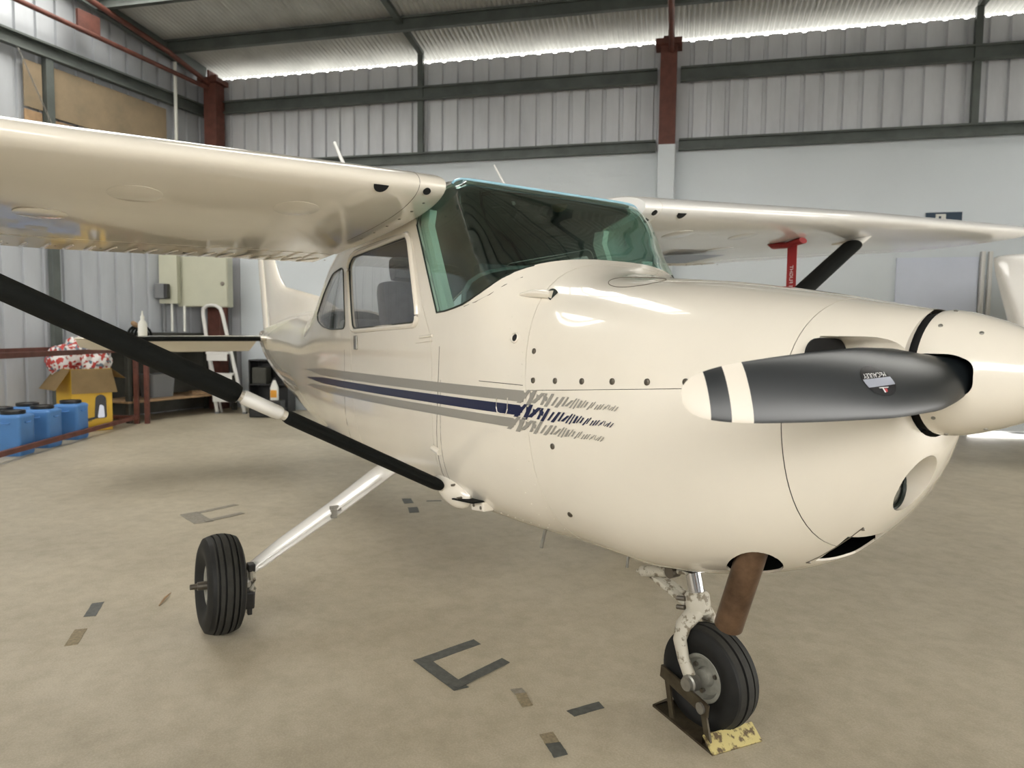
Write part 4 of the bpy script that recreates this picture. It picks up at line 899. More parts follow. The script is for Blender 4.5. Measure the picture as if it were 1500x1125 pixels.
for sd in (-1, 1):
    zt = 1.285 if sd < 0 else 1.31
    stb = foil_panel('tailplane', [((-5.12, sd * .05, 1.30), (-5.70, sd * .05, 1.30), Zn, .95), ((-5.16, sd * .3, 1.30), (-5.70, sd * .3, 1.30), Zn, .95), ((-5.40, sd * 1.62, zt), (-5.72, sd * 1.62, zt), Zn, 1.15), ((-5.46, sd * 1.71, zt), (-5.70, sd * 1.71, zt), Zn, .6)], CREAM, .075)
    foil_panel('elevator', [((-5.70, sd * .09, 1.30), (-6.00, sd * .12, 1.155), Zn, .9), ((-5.71, sd * .8, 1.295), (-6.02, sd * .8, 1.145), Zn, .9), ((-5.72, sd * 1.62, zt), (-5.98, sd * 1.56, zt - .115), Zn, .8), ((-5.72, sd * 1.70, zt), (-5.93, sd * 1.66, zt - .09), Zn, .5)], CREAM, .06)
    bm = bmesh.new(); tube(bm, [(-5.138, sd * .20, 1.293), (-5.275, sd * .95, 1.287), (-5.385, sd * 1.55, zt - .008)], .024, 10); obj('leading_edge_boot', bm, FOAM, stb, smooth=True)['label'] = 'black abrasion strip along the tailplane leading edge'
bm = bmesh.new(); tube(bm, [(-4.95, -.135, 1.16), (-5.35, -.105, 1.18)], .012, 6); obj('tail_bracket', bm, CREAM, AC, smooth=True)

# cabin: seats, panel, glareshield, yokes, floor
def cushion(bm, c, s, ax=None, r=.05): box(bm, c, s, ax, r); return bm
for sx, sy in ((-1.30, -.26), (-1.30, .26)):
    a = math.radians(14); ax = (V((math.cos(a), 0, math.sin(a))), V((0, 1, 0)), V((-math.sin(a), 0, math.cos(a))))
    bm = bmesh.new(); cushion(bm, (sx + .05, sy, 1.02), (.46, .42, .14)); st = obj('seat', bm, SEATM, AC, smooth=True)
    bm = bmesh.new(); cushion(bm, (sx - .24, sy, 1.33), (.12, .42, .60), ax, .055); obj('backrest', bm, SEATM, st, smooth=True)
    bm = bmesh.new(); cushion(bm, (sx - .33, sy, 1.69), (.08, .26, .13), ax, .038); obj('headrest', bm, SEATM, st, smooth=True)
bm = bmesh.new(); cushion(bm, (-2.15, 0, 1.0), (.42, .86, .14)); st = obj('rear_seat', bm, SEATM, AC, smooth=True)
bm = bmesh.new(); cushion(bm, (-2.36, 0, 1.22), (.12, .80, .44)); obj('backrest', bm, SEATM, st, smooth=True)
bm = bmesh.new(); box(bm, (-.47, 0, 1.26), (.10, .88, .46), None, .02); ip = obj('instrument_panel', bm, BLKP, AC)
bm = bmesh.new(); gs = []
for xx, hw, zt in ((-.33, .42, 1.565), (-.45, .45, 1.60), (-.60, .46, 1.635), (-.72, .465, 1.645)):
    gs.append([V((xx, hw * -math.cos(PI * k / 16), 1.40 + (zt - 1.40) * math.sin(PI * k / 16) ** .42 - (.0 if 0 else 0))) for k in range(17)])
rings(bm, gs, close=False); bmesh.ops.solidify(bm, geom=bm.faces[:], thickness=.012); obj('glareshield', bm, BLKP, ip, smooth=True)
bm = bmesh.new(); tube(bm, [p for p in gs[-1]], .013, 10); obj('glareshield_rim', bm, INNER, ip, smooth=True)
for sy in (-.26, .26):
    bm = bmesh.new(); tube(bm, [(-.50, sy, 1.30), (-.78, sy, 1.31)], .012, 10); tube(bm, [(-.80, sy - .12, 1.42), (-.79, sy - .13, 1.33), (-.78, sy - .07, 1.29), (-.78, sy + .07, 1.29), (-.79, sy + .13, 1.33), (-.80, sy + .12, 1.42)], .014, 10); obj('control_yoke', bm, BLKP, ip, smooth=True)
bm = bmesh.new(); box(bm, (-.50, .35, 1.63), (.012, .06, .11), None, .004); obj('white_block', bm, WPLAST, ip)['label'] = 'small upright white block on the glareshield'  # thin white block standing on the glareshield
bm = bmesh.new(); box(bm, (-1.5, 0, .74), (2.2, .9, .02)); obj('cabin_floor', bm, INNER, AC)
bm = bmesh.new(); box(bm, (-.26, 0, 1.08), (.02, .76, .62)); obj('firewall_bulkhead', bm, INNER, AC)

# ------------------------------------------------------------------ things on and around the aircraft
RH = V((.5508, .8346, 0)); FH = V((-.8346, .5508, 0))    # survey directions used for the objects along the left and far walls
UP = V((0, 0, 1))
def root(name, loc, label, cat, group=None): return empty(name, V(loc), label, cat, 0, group)
def part(r, name, bm, m, smooth=False, label=None, kind=None, parent=None):
    """adds bm (built in world coordinates) as a part of r"""
    o = obj(name, bm, m, smooth=smooth, kind=kind); p = parent or r; o.parent = p
    o.matrix_parent_inverse = Matrix.Translation(-r.location) if parent is None else Matrix.Identity(4)
    if label: o['label'] = label
    return o
# red pitot cover with streamer
r = root('pitot_cover', (-1.05, 2.2, 1.98), 'red vinyl pitot cover with hanging streamer under the far wing', 'cover')
bm = bmesh.new(); tube(bm, [(-1.235, 2.2, 1.995), (-1.20, 2.2, 1.972), (-1.10, 2.2, 1.965), (-.985, 2.2, 1.985)], [.050, .056, .040, .042], 12, ry=[.016, .024, .02, .02]); part(r, 'sleeve', bm, REDC, True)
bm = bmesh.new(); tube(bm, [(-1.235, 2.2, 2.035), (-1.235, 2.2, 1.985)], .024, 10); part(r, 'collar', bm, GASKET, True)
bm = bmesh.new(); box(bm, (-1.062, 2.2, 1.74), (.070, .004, .44)); part(r, 'streamer', bm, REDC)
tm = text_mesh('REMOVE BEFORE FLIGHT', .036); bm = bmesh.new(); bm.from_mesh(tm)
for v in bm.verts: v.co = V((-1.062 + v.co.y, 2.1965, 1.63 + v.co.x))
part(r, 'streamer_lettering', bm, EMBW)
# spray bottle standing on the tailplane
r = root('spray_bottle', (-5.50, -1.17, 1.312), 'white plastic squeeze bottle standing on the tailplane', 'bottle')
c = V((-5.50, -1.17, 1.312)); bm = bmesh.new(); lathe(bm, c, UP, [(0, .036), (.006, .039), (.10, .039), (.125, .032), (.145, .016), (.155, .014)], 20); part(r, 'bottle_body', bm, WPLAST, True)
bm = bmesh.new(); lathe(bm, c + UP * .155, UP, [(0, .018), (.022, .017), (.030, .010), (.075, .004)], 14); part(r, 'nozzle', bm, WPLAST, True)

# steel chock under the nose wheel
ck = root('wheel_chock', (.20, -.02, 0), 'rusty oily steel chock with worn yellow end clasping the nose wheel', 'chock')
ca = V((.985, -.167, 0)).normalized(); cb = V((.167, .985, 0)).normalized()     # along / across
c0 = V((.352, -.135, 0))
def cp(a, b_, z): return c0 - ca * a + cb * b_ + UP * z
bm = bmesh.new(); vs = [cp(0, 0, 0), cp(.33, 0, 0), cp(.33, .075, .012), cp(0.05, .085, .012)]
lo = [bm.verts.new(p) for p in vs]; hi = [bm.verts.new(p + UP * .008) for p in vs]; bm.faces.new(lo); bm.faces.new(list(reversed(hi)))
for i in range(4): bm.faces.new((lo[i], hi[i], hi[(i + 1) % 4], lo[(i + 1) % 4]))
part(ck, 'side_plate', bm, RUSTST)
bm = bmesh.new(); vs = [cp(0, 0, .001), cp(0, .205, .001), cp(.052, .205, .040), cp(.052, 0.0, .040)]
lo = [bm.verts.new(p) for p in vs]; hi = [bm.verts.new(p + UP * .006 + ca * .004) for p in vs]; bm.faces.new(lo); bm.faces.new(list(reversed(hi)))
for i in range(4): bm.faces.new((lo[i], hi[i], hi[(i + 1) % 4], lo[(i + 1) % 4]))
part(ck, 'front_ramp', bm, YELP, label='worn yellow front ramp')
bm = bmesh.new(); vs = [cp(.052, 0, .040), cp(.052, .205, .040), cp(.056, .205, 0), cp(.056, 0, 0)]; bm.faces.new([bm.verts.new(p) for p in vs]); bmesh.ops.solidify(bm, geom=bm.faces[:], thickness=.004); part(ck, 'ramp_back', bm, RUSTST)
bm = bmesh.new(); vs = [cp(.33, 0, .001), cp(.33, .205, .001), cp(.262, .205, .052), cp(.262, 0.0, .052)]; bm.faces.new([bm.verts.new(p) for p in vs]); bmesh.ops.solidify(bm, geom=bm.faces[:], thickness=.005); part(ck, 'rear_ramp', bm, RUSTST)
bm = bmesh.new(); beam(bm, cp(.285, .002, .158), cp(.035, .006, .128), .010, .045, bevel=.002); part(ck, 'handle_bar', bm, RUSTST)
bm = bmesh.new(); beam(bm, cp(.255, .004, .15), cp(.225, .010, .010), .008, .020); part(ck, 'handle_leg', bm, RUSTST)
bm = bmesh.new(); beam(bm, cp(.060, .006, .125), cp(.030, .012, .010), .008, .022); part(ck, 'handle_leg', bm, RUSTST)
bm = bmesh.new(); lathe(bm, cp(.062, .000, .130), -cb, [(0, .019), (.008, .019)], 16); part(ck, 'pivot_washer', bm, STEEL, True)

# tape marks on the floor
def strip_bm(a, b_, w, z=.0008, th=.0016, jag=.0):
    bm = bmesh.new(); a = V((*a, 0)); b_ = V((*b_, 0)); d = (b_ - a).normalized(); s = UP.cross(d) * (w / 2); rnd = random.Random(int(abs(a.x) * 977))
    K = 6; rs_ = []
    for k in range(K + 1):
        j = rnd.uniform(-1, 1) * jag; e_ = d * (rnd.uniform(-1, 1) * jag * w * 2 if k in (0, K) else 0); p = a.lerp(b_, k / K) + UP * z
        l_ = p + s * (1 + j) + e_; r_ = p - s * (1 - j) - e_; rs_.append([l_, r_, r_ + UP * th, l_ + UP * th])
    return rings(bm, rs_)
def tape(label, strips, name='floor_tape', cat='tape'):
    a = strips[0][0]; r = root(name, (a[0], a[1], 0), label, cat)
    for k, (p, q, w, m) in enumerate(strips): part(r, 'tape_strip', strip_bm(p, q, w, z=.0002 + .0017 * k, jag=.05), m)
    return r
tape('dark grey duct tape laid as a bracket on the concrete, nearest', [((-.735, -.655), (-.778, -.350), .058, TAPE), ((-.765, -.635), (-.452, -.612), .060, TAPE), ((-.482, -.630), (-.556, -.342), .050, TAPE)])
tape('short dark grey tape strip on the floor behind the wheel chock', [((-.094, -.366), (-.080, -.232), .045, TAPE)])
tape('worn tan tape remnant with dark grey end at the bottom of the photo', [((-.040, -.512), (.020, -.530), .050, GLUE), ((.020, -.530), (.092, -.550), .050, TAPE)])
tape('worn pale tape remnant with whitish tip between the two dark tapes', [((-.345, -.432), (-.300, -.440), .045, TAPEF), ((-.305, -.440), (-.215, -.468), .042, GLUE)])
tape('faded grey tape bracket on the floor beyond the main wheel', [((-3.81, -1.06), (-3.47, -1.01), .13, TAPEF), ((-3.78, -1.0), (-3.90, -.70), .05, TAPEF), ((-3.50, -1.0), (-3.60, -.72), .05, TAPEF)])
tape('grey tape square on the shaded floor under the belly, farther one', [((-3.41, .525), (-3.25, .475), .075, TAPE)])
tape('grey tape square on the shaded floor under the belly, nearer one', [((-3.12, .445), (-2.96, .385), .075, TAPE)])
tape('thin dark tape scrap on the shaded floor by the belly', [((-3.25, .63), (-3.20, .74), .03, TAPE)])
tape('small peeling grey tape patch on the floor left of the main wheel', [((-1.985, -1.765), (-2.158, -1.722), .052, TAPE)])
tape('faint tan tape outline on the floor at far left', [((-1.67, -1.845), (-1.84, -1.805), .05, GLUE)])
bm = bmesh.new(); tube(bm, [(-1.952, -1.473, .004), (-2.02, -1.44, .012), (-2.101, -1.402, .006)], [.003, .006, .002], 6); tag(obj('straw_stalk', bm, WOOD), 'thin dry straw lying on the floor left of the main wheel', 'straw')

# red-oxide steel trestle with drums and a carton behind it
RD = V((-.894, .458, 0)).normalized(); RN = V((RD.y, -RD.x, 0)); RN = RN if RN.dot(RH) < 0 else -RN      # along the rail away from camera / towards the wall
fp = V((-9.74, -.86, 0)); L_ = 5.2
tr = root('steel_trestle', fp, 'low red-oxide steel frame of rails and posts around the blue drums', 'frame')
bm = bmesh.new(); beam(bm, fp + UP * .10, fp - RD * L_ + UP * .10, .05, .055, bevel=.004); part(tr, 'bottom_rail', bm, REDOX)
bm = bmesh.new(); beam(bm, fp + UP * 1.09, fp - RD * L_ + UP * 1.09, .05, .06, bevel=.004); part(tr, 'top_rail', bm, REDOX)
for q, nm in ((.10, 'bottom_rail'), (1.10, 'top_rail')):
    bm = bmesh.new(); beam(bm, fp + RN * .9 + UP * q, fp + RN * .9 - RD * L_ + UP * q, .05, .05, bevel=.004); part(tr, nm, bm, REDOX)
    bm = bmesh.new(); beam(bm, fp + UP * q, fp + RN * .9 + UP * q, .05, .05, bevel=.004); part(tr, 'end_rail', bm, REDOX)
    bm = bmesh.new(); beam(bm, fp - RD * L_ + UP * q, fp - RD * L_ + RN * .9 + UP * q, .05, .05, bevel=.004); part(tr, 'end_rail', bm, REDOX)
for q in (fp, fp + RD * .03 + RH * .14, fp + RN * .9, fp - RD * L_, fp - RD * L_ + RN * .9):
    bm = bmesh.new(); box(bm, q + UP * .57, (.06, .06, 1.14), (RD, RN, UP), .004); part(tr, 'post', bm, REDOX)
dproto = None
def drum(p, label):
    r = root('plastic_drum', (p[0], p[1], 0), label, 'drum', 'blue drums behind the low rail'); c = V((p[0], p[1], 0))
    w = .145; poly = round_poly([(-w, -w), (w, -w), (w, w), (-w, w)], .035, 4)
    bm = bmesh.new(); rings(bm, [[c + RD * (x * k) + RN * (y * k) + UP * z for x, y in poly] for z, k in ((0, .93), (.02, 1), (.38, 1), (.405, 1.03), (.42, 1.03), (.435, .95), (.445, .8))]); b_ = part(r, 'drum_body', bm, BLUEP, True)
    bm = bmesh.new(); lathe(bm, c + UP * .44, UP, [(0, .108), (.012, .118), (.04, .118), (.045, .112), (.045, .09), (.038, .088), (.038, 0)], 28, caps=False); part(r, 'lid', bm, BLKP, True, label='black screw lid')
    bm = bmesh.new(); tube(bm, [c - RN * (w + .001) + RD * (-.05) + UP * .36, c - RN * (w + .010) + RD * (-.03) + UP * .352, c - RN * (w + .010) + RD * .03 + UP * .352, c - RN * (w + .001) + RD * .05 + UP * .36], .010, 8)
    part(r, 'hand_grip', bm, BLUEP, True); bm = bmesh.new()
    tube(bm, [c - RD * (w + .001) + RN * (-.05) + UP * .36, c - RD * (w + .010) + RN * (-.03) + UP * .352, c - RD * (w + .010) + RN * .03 + UP * .352, c - RD * (w + .001) + RN * .05 + UP * .36], .010, 8); part(r, 'hand_grip', bm, BLUEP, True)
drum((-7.47, -2.25), 'blue plastic drum with black lid, nearest of the front row by the rail')
drum((-7.96, -1.99), 'blue plastic drum with black lid, middle of the front row by the rail')
drum((-8.52, -1.70), 'blue plastic drum beside the yellow carton, last of the front row')
drum((-8.36, -2.14), 'blue drum behind the middle front drum, only its black lid showing')
drum((-7.92, -2.38), 'blue drum behind the nearest front drum, only its black lid showing')
# carton with open flaps, print and a crumpled printed bag on top
K0 = V((-9.04, -1.68, 0)); KR = V((-9.19, -1.21, 0)) - K0; KL = V((-9.56, -1.85, 0)) - K0; KR.z = KL.z = 0
kr = KR.normalized(); kl = UP.cross(kr); kl = kl if kl.dot(KL) > 0 else -kl; KW, KD, KH = .50, .54, .84
ctr = root('cardboard_carton', K0, 'yellow printed cardboard carton with open brown flaps behind the drums', 'box')
nr = -kl; nl = -kr
bm = bmesh.new()
for a, b_, n_ in ((K0, K0 + kr * KW, nr), (K0 + kl * KD, K0 + kr * KW + kl * KD, -nr), (K0, K0 + kl * KD, nl), (K0 + kr * KW, K0 + kr * KW + kl * KD, -nl)):
    m_ = (a + b_) / 2 - n_ * .004; box(bm, m_ + UP * (KH / 2 + .004), ((b_ - a).length, .008, KH), ((b_ - a).normalized(), n_, UP))
box(bm, K0 + kr * KW / 2 + kl * KD / 2 + UP * .008, (KW, KD, .008), (kr, kl, UP)); part(ctr, 'carton_sides', bm, YELBOX)
for a, b_, n_, tilt, ln in ((K0, K0 + kr * KW, nr, .30, .33), (K0 + kl * KD, K0, nl, .62, .33), (K0 + kr * KW, K0 + kr * KW + kl * KD, -nl, .9, .22), (K0 + kr * KW + kl * KD, K0 + kl * KD, -nr, .8, .3)):
    e_ = (b_ - a).normalized(); dn = (n_ * math.sin(tilt) - UP * math.cos(tilt)).normalized(); o_ = n_ * .006
    vs = [a + UP * KH + o_, b_ + UP * KH + o_, b_ + e_ * .03 + UP * KH + o_ + dn * ln, a - e_ * .03 + UP * KH + o_ + dn * ln]
    bm = bmesh.new(); bm.faces.new([bm.verts.new(v) for v in vs]); bmesh.ops.solidify(bm, geom=bm.faces[:], thickness=.006); part(ctr, 'flap', bm, CARD)
def onface(u, z, off=.002): return K0 + kr * u + UP * z + nr * off
bm = bmesh.new(); bm.faces.new([bm.verts.new(onface(u, z)) for u, z in round_poly([(.27, .17), (.43, .17), (.42, .46), (.36, .50), (.29, .47)], .04)]); bm.faces.new([bm.verts.new(onface(u, z)) for u, z in round_poly([(.12, .13), (.30, .17), (.30, .20), (.12, .17)], .015)]); part(ctr, 'printed_picture', bm, BLKP)
bm = bmesh.new(); bm.faces.new([bm.verts.new(onface(u, z, .003)) for u, z in round_poly([(.31, .18), (.40, .18), (.39, .34), (.34, .36)], .02)]); part(ctr, 'printed_picture', bm, EMBS)
bm = bmesh.new(); tube(bm, [onface(.10 + .07 * math.cos(a) + .02 * a, .20 + .06 * math.sin(a), .001) for a in [k * .35 for k in range(16)]], .006, 5); part(ctr, 'printed_picture', bm, mat('print_olive', (.22, .16, .02), .6))
def crumple(name, c, s, m, seed, par):
    bm = bmesh.new(); bmesh.ops.create_icosphere(bm, subdivisions=4, radius=1); rnd = random.Random(seed); dirs = [(V((rnd.gauss(0, 1), rnd.gauss(0, 1), rnd.gauss(0, 1))).normalized(), rnd.uniform(3, 9), rnd.uniform(0, 6)) for _ in range(14)]
    for v in bm.verts:
        p = v.co.normalized(); k = 1 + sum(.055 * abs(math.sin(d.dot(p) * f + ph)) for d, f, ph in dirs) - .45; v.co = V(c) + V((p.x * s[0], p.y * s[1], p.z * s[2])) * k
    return part(par, name, bm, m, True)
bc = K0 + kr * .20 + kl * .30
bgr = root('crumpled_bag', bc + UP * .84, 'crumpled red, white and blue printed plastic bag stuffed in the carton top', 'bag')
crumple('bag_lobe', bc + kr * .17 - kl * .05 + UP * .97, (.19, .21, .28), BAGM, 3, bgr); crumple('bag_lobe', bc - kr * .10 + kl * .16 + UP * .94, (.19, .21, .22), BAGM, 8, bgr); crumple('bag_lobe', bc + kr * .0 + kl * .02 + UP * 1.06, (.15, .16, .20), BAGM, 15, bgr)

# workbench along the left wall
NL = V((.8234, .5675, 0)); B0 = O + E2 * .25 + NL * .10
def bpnt(t, q, z): return B0 + E2 * t + NL * q + UP * z
bn = root('workbench', bpnt(1.1, .4, 0), 'dark workbench with a low shelf in the far left corner', 'bench')
bm = bmesh.new(); box(bm, bpnt(1.1, .38, 1.12), (2.2, .74, .05), (E2, NL, UP), .004); part(bn, 'bench_top', bm, BENCH)
bm = bmesh.new(); box(bm, bpnt(1.1, .38, .31), (2.2, .74, .03), (E2, NL, UP), .003); part(bn, 'shelf', bm, WOOD)
bm = bmesh.new(); box(bm, bpnt(1.1, .02, 1.24), (2.2, .03, .2), (E2, NL, UP), .003); part(bn, 'back_board', bm, BENCH)
bm = bmesh.new(); box(bm, bpnt(1.1, .03, .57), (2.16, .02, 1.08), (E2, NL, UP)); part(bn, 'shade_panel', bm, BENCH)  # dark sheet added to paint the deep shade under the bench
for t_ in (.06, 2.14):
    for q in (.06, .70):
        bm = bmesh.new(); box(bm, bpnt(t_, q, .55), (.07, .07, 1.09), (E2, NL, UP), .004); part(bn, 'leg', bm, BENCH)
# grey tub, timber offcuts, coil
c = V((-10.50, -.50, .326)); r = root('plastic_tub', c, 'grey plastic tub on the bench shelf', 'tub')
bm = bmesh.new(); poly = lambda k: [c + E2 * (x * k) + NL * (y * k) for x, y in round_poly([(-.23, -.16), (.23, -.16), (.23, .16), (-.23, .16)], .05)]
rings(bm, [poly(.86), [p + UP * .36 for p in poly(1)], [p + UP * .362 for p in poly(.94)], [p + UP * .02 for p in poly(.82)]]); part(r, 'tub_body', bm, GREYPL, True)
bm = bmesh.new(); tube(bm, [p + UP * .36 for p in poly(1.0)], .012, 8, closed=True); part(r, 'rim', bm, GREYPL, True)
for k, (t_, q, ln, a, lab) in enumerate(((.52, .56, .62, .10, 'pale timber offcut lying on the bench shelf, longer one'), (.46, .36, .42, -.1, 'pale timber offcut lying on the bench shelf, shorter one'))):
    p = bpnt(t_, q, .326 + .021); d = (E2 * math.cos(a) + NL * math.sin(a)); bm = bmesh.new(); box(bm, p, (ln, .09, .042), (d, UP.cross(d), UP), .004); tag(obj('timber_offcut', bm, WOOD), lab, 'wood')
p = bpnt(1.55, .25, 1.145); r = root('hose_coil', p, 'black coiled hose with tan fitting standing on the bench', 'hose')
bm = bmesh.new(); pts = [p + E2 * (.13 * math.cos(a)) + UP * (.155 + .13 * math.sin(a)) + NL * (.012 * a - .10) for a in [k * .35 for k in range(54)]]; tube(bm, pts, .020, 8); part(r, 'hose', bm, FOAM, True)
bm = bmesh.new(); lathe(bm, p + E2 * .04 + UP * .29, (E2 + UP * .6), [(0, .03), (.06, .04), (.10, .035), (.12, .015)], 12); part(r, 'fitting', bm, WOOD, True, label='tan fitting')

# white folding step ladder
lt = V((-10.52, .33, 1.75)); lf = V((-10.49, .60, 0)); ls = V((.5508, .8346, 0))
ld_ = root('step_ladder', lf, 'white folding step ladder with a loop handle beside the bench', 'ladder')
def lp(side, f, back=0.0): return lt.lerp(lf, f) + ls * (side * (.155 + .075 * f)) + FH * back
bm = bmesh.new(); arch = [lp(-1, 1), lp(-1, .6), lp(-1, .06)] + [lt + ls * (-.155 + .155 * (1 - math.cos(a))) + UP * (.05 * math.sin(a)) + (lp(0, .03) - lt) * (1 - math.sin(a)) for a in (PI * .15, PI * .35, PI * .5, PI * .65, PI * .85)] + [lp(1, .06), lp(1, .6), lp(1, 1)]
tube(bm, arch, .024, 10, ry=.030, up=V((0, 1, .1))); part(ld_, 'side_frame', bm, ALU, True)
for f in (.42, .62, .81):
    bm = bmesh.new(); c = lt.lerp(lf, f) - FH * .03; box(bm, c, (.30 + .15 * f, .20, .035), (ls, FH, UP), .008); part(ld_, 'step', bm, ALU)
    bm = bmesh.new(); box(bm, c - FH * .09 - UP * .065, (.27 + .15 * f, .012, .12), (ls, FH, UP), .003); part(ld_, 'step_apron', bm, ALU)
for sd in (-1, 1):
    bm = bmesh.new(); tube(bm, [lp(sd, .38, .02), lf + ls * (sd * .20) + FH * .10 + UP * .01], .018, 8); part(ld_, 'rear_leg', bm, ALU, True)
    bm = bmesh.new(); box(bm, lf + ls * (sd * .23) + UP * .015, (.06, .07, .03), (ls, FH, UP), .006); part(ld_, 'foot', bm, GREYPL)
# black cabinet, tool box and oil bottle beyond the tail
c = V((-10.25, 1.02, 0)) + FH * .30 + RH * .10; r = root('black_cabinet', c, 'open black cabinet against the grey lining under the tail', 'cabinet')
bm = bmesh.new(); S1, S2 = RH, FH
for q, s_ in (((0, .2, .45), (.66, .02, .9)), ((-.32, 0, .45), (.02, .4, .9)), ((.32, 0, .45), (.02, .4, .9)), ((0, 0, .89), (.66, .4, .02)), ((0, 0, .05), (.66, .4, .02)), ((0, 0, .48), (.62, .38, .02))): box(bm, c + S1 * q[0] + S2 * q[1] + UP * q[2], s_, (S1, S2, UP))
part(r, 'carcass', bm, BLKP)
bm = bmesh.new(); box(bm, c - S1 * .17 - S2 * .02 + UP * .63, (.24, .28, .28), (S1, S2, UP), .02); part(r, 'inner_box', bm, BENCH)
c = V((-9.72, 1.0, 0)); r = root('tool_case', c, 'low black tool case on the floor before the black cabinet', 'case')
bm = bmesh.new(); box(bm, c + UP * .14, (.50, .26, .27), (RH, FH, UP), .02); part(r, 'case_body', bm, BLKP)
bm = bmesh.new(); tube(bm, [c - RH * .08 + UP * .27, c - RH * .08 + UP * .31, c + RH * .0 + UP * .31, c + RH * .0 + UP * .27], .010, 8); part(r, 'case_handle', bm, BLKP, True)
c = V((-9.70, 1.05, .277)) + RH * .06; r = root('oil_bottle', c, 'pale plastic oil bottle with orange label standing on the tool case', 'bottle')
pl = lambda k: [c + RH * (x * k) + FH * (y * k) for x, y in round_poly([(-.06, -.04), (.06, -.04), (.06, .04), (-.06, .04)], .02)]
bm = bmesh.new(); rings(bm, [pl(1), [p + UP * .20 for p in pl(1)], [p + UP * .27 for p in pl(.6)], [p + UP * .32 for p in pl(.3)]]); part(r, 'bottle_body', bm, WPLAST, True)
bm = bmesh.new(); lathe(bm, c + UP * .32, UP, [(0, .022), (.03, .02)], 12); part(r, 'cap', bm, BLKP, True)
bm = bmesh.new(); box(bm, c + UP * .10 - FH * .0415, (.10, .002, .12), (RH, FH, UP)); part(r, 'bottle_label', bm, mat('orange_label', (.7, .32, .03), .5), label='orange label')
# electrical cabinet, switch box and conduits on the corner column
c = V((-10.93, .27, 2.20)); r = root('electrical_cabinet', c, 'beige enamelled electrical cabinet mounted by the far left corner', 'cabinet')
bm = bmesh.new(); box(bm, c + FH * .12, (.84, .22, .84), (RH, FH, UP), .008); part(r, 'cabinet_body', bm, BEIGEB)
bm = bmesh.new(); box(bm, c + FH * .0, (.82, .022, .82), (RH, FH, UP), .008); dr = part(r, 'cabinet_door', bm, BEIGEB)
bm = bmesh.new(); lathe(bm, c + RH * .34 - UP * .03 - FH * .011, -FH, [(0, .035), (.01, .035), (.012, .028), (.022, .02)], 16); part(r, 'door_lock', bm, FAST, True, parent=dr)
for z in (-.28, .28):
    bm = bmesh.new(); beam(bm, c + FH * .24 - RH * .1 + UP * z, c + FH * .62 + RH * .06 + UP * z, .04, .04); part(r, 'mounting_bracket', bm, STEEL)
c = V((-11.05, -.24, 2.22)); r = root('switch_box', c, 'narrow beige box with a black isolator switch left of the electrical cabinet', 'box')
bm = bmesh.new(); box(bm, c + FH * .06, (.30, .12, .80), (RH, FH, UP), .008); part(r, 'box_body', bm, BEIGEB)
bm = bmesh.new(); box(bm, c - FH * .05 - RH * .10 - UP * .20, (.16, .10, .25), (RH, FH, UP), .012); part(r, 'isolator', bm, GREYPL)
bm = bmesh.new(); box(bm, c - FH * .09 + RH * .02 - UP * .20, (.06, .10, .24), (RH, FH, UP), .012); part(r, 'isolator_face', bm, BLKP)
for k, (q, lab) in enumerate(((-.10, 'grey conduit hanging below the isolator switch'), (.03, 'pale conduit below the narrow beige box'), (.24, 'pale conduit below the electrical cabinet'))):
    p = c + RH * q + FH * .05; z1 = 1.82 if q < .1 else 1.79
    bm = bmesh.new(); tube(bm, [V((p.x, p.y, 1.36)), V((p.x, p.y, z1))], .020 if k else .03, 10); tag(obj('conduit', bm, WPLAST if k else GREYPL, smooth=True), lab, 'pipe')
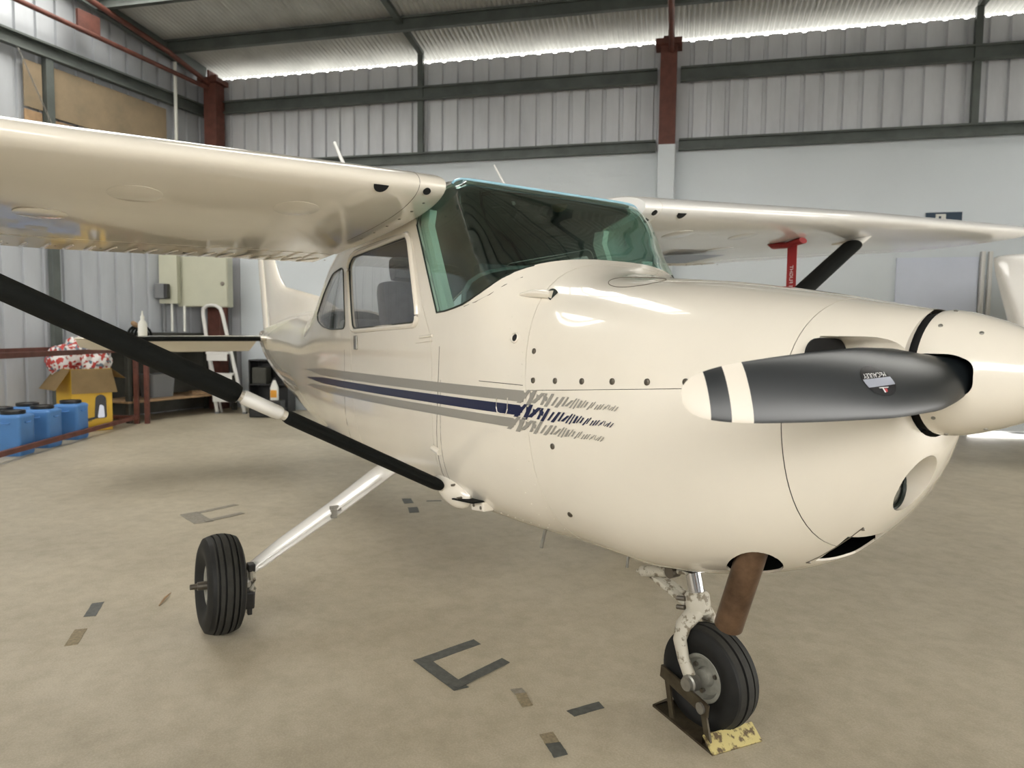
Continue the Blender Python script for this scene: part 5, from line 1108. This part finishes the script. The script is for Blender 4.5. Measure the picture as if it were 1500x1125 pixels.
# second aircraft, only its white nose reaching into the frame on the right, and a white carton by the wall
sa = root('parked_aircraft', (-.6, 7.3, 0), 'second parked white aircraft, only its nose showing at the right edge', 'aircraft')
so = V((1.795, -1.879, 0)) + FH * 7.2
def sring2(X, w, z0, z1):
    zc = (z0 + z1) / 2; h = (z1 - z0) / 2; return [so + RH * X + FH * (w * math.copysign(abs(math.cos(a)) ** .55, math.cos(a))) + UP * (zc + h * math.copysign(abs(math.sin(a)) ** .55, math.sin(a))) for a in [2 * PI * k / 40 for k in range(40)]]
bm = bmesh.new(); rings(bm, [sring2(X, w, a, b_) for X, w, a, b_ in ((4.92, .02, 2.15, 2.20), (4.96, .05, 2.02, 2.215), (5.04, .08, 1.80, 2.23), (5.16, .11, 1.47, 2.24), (5.30, .15, 1.10, 2.25), (5.5, .20, .85, 2.27), (6.0, .34, .7, 2.3), (7.5, .48, .65, 2.35))]); part(sa, 'nose_cowl', bm, WHITE, True)
bm = bmesh.new(); rings(bm, [sring2(X, w, a, b_) for X, w, a, b_ in ((7.52, .50, .65, 2.35), (9.5, .40, .85, 2.15), (11.5, .14, 1.2, 1.75))]); part(sa, 'rear_fuselage', bm, WHITE, True)
bm = bmesh.new(); rings(bm, [sring2(X, w, a, b_) for X, w, a, b_ in ((6.55, .30, 2.34, 2.36), (6.95, .42, 2.32, 2.72), (8.3, .42, 2.2, 2.72), (8.9, .30, 2.15, 2.3))]); part(sa, 'cabin_glazing', bm, GASKET, True)
bm = bmesh.new(); box(bm, so + RH * 7.6 + UP * 2.80, (1.5, 4.2, .16), (RH, FH, UP), .07); part(sa, 'wing', bm, WHITE, True)
for q in (-1, 1):
    bm = bmesh.new(); tube(bm, [so + RH * 7.9 + FH * (q * .4) + UP * .8, so + RH * 7.9 + FH * (q * 1.1) + UP * .22], .04, 10); part(sa, 'gear_leg', bm, WHITE, True)
    bm = bmesh.new(); lathe(bm, so + RH * 7.9 + FH * (q * 1.1) + UP * .20 - FH * .07, FH, [(0, .08), (.0, .17), (.03, .20), (.11, .20), (.14, .17), (.14, .08)], 28); part(sa, 'main_wheel', bm, RUBBER, True)
bm = bmesh.new(); tube(bm, [so + RH * 6.2 + UP * .9, so + RH * 6.3 + UP * .2], .035, 12); part(sa, 'nose_leg', bm, STEEL, True)
bm = bmesh.new(); lathe(bm, so + RH * 6.3 + UP * .19 - FH * .06, FH, [(0, .08), (.0, .17), (.03, .19), (.09, .19), (.12, .17), (.12, .08)], 28); part(sa, 'nose_wheel', bm, RUBBER, True)
c = V((-2.62, 10.30, 0)); bm = bmesh.new(); box(bm, c + UP * .075, (.50, .25, .14), (E1, N_FAR, UP), .006); tag(obj('carton', bm, WHITE), 'low white box on the floor by the lit door gap', 'box')
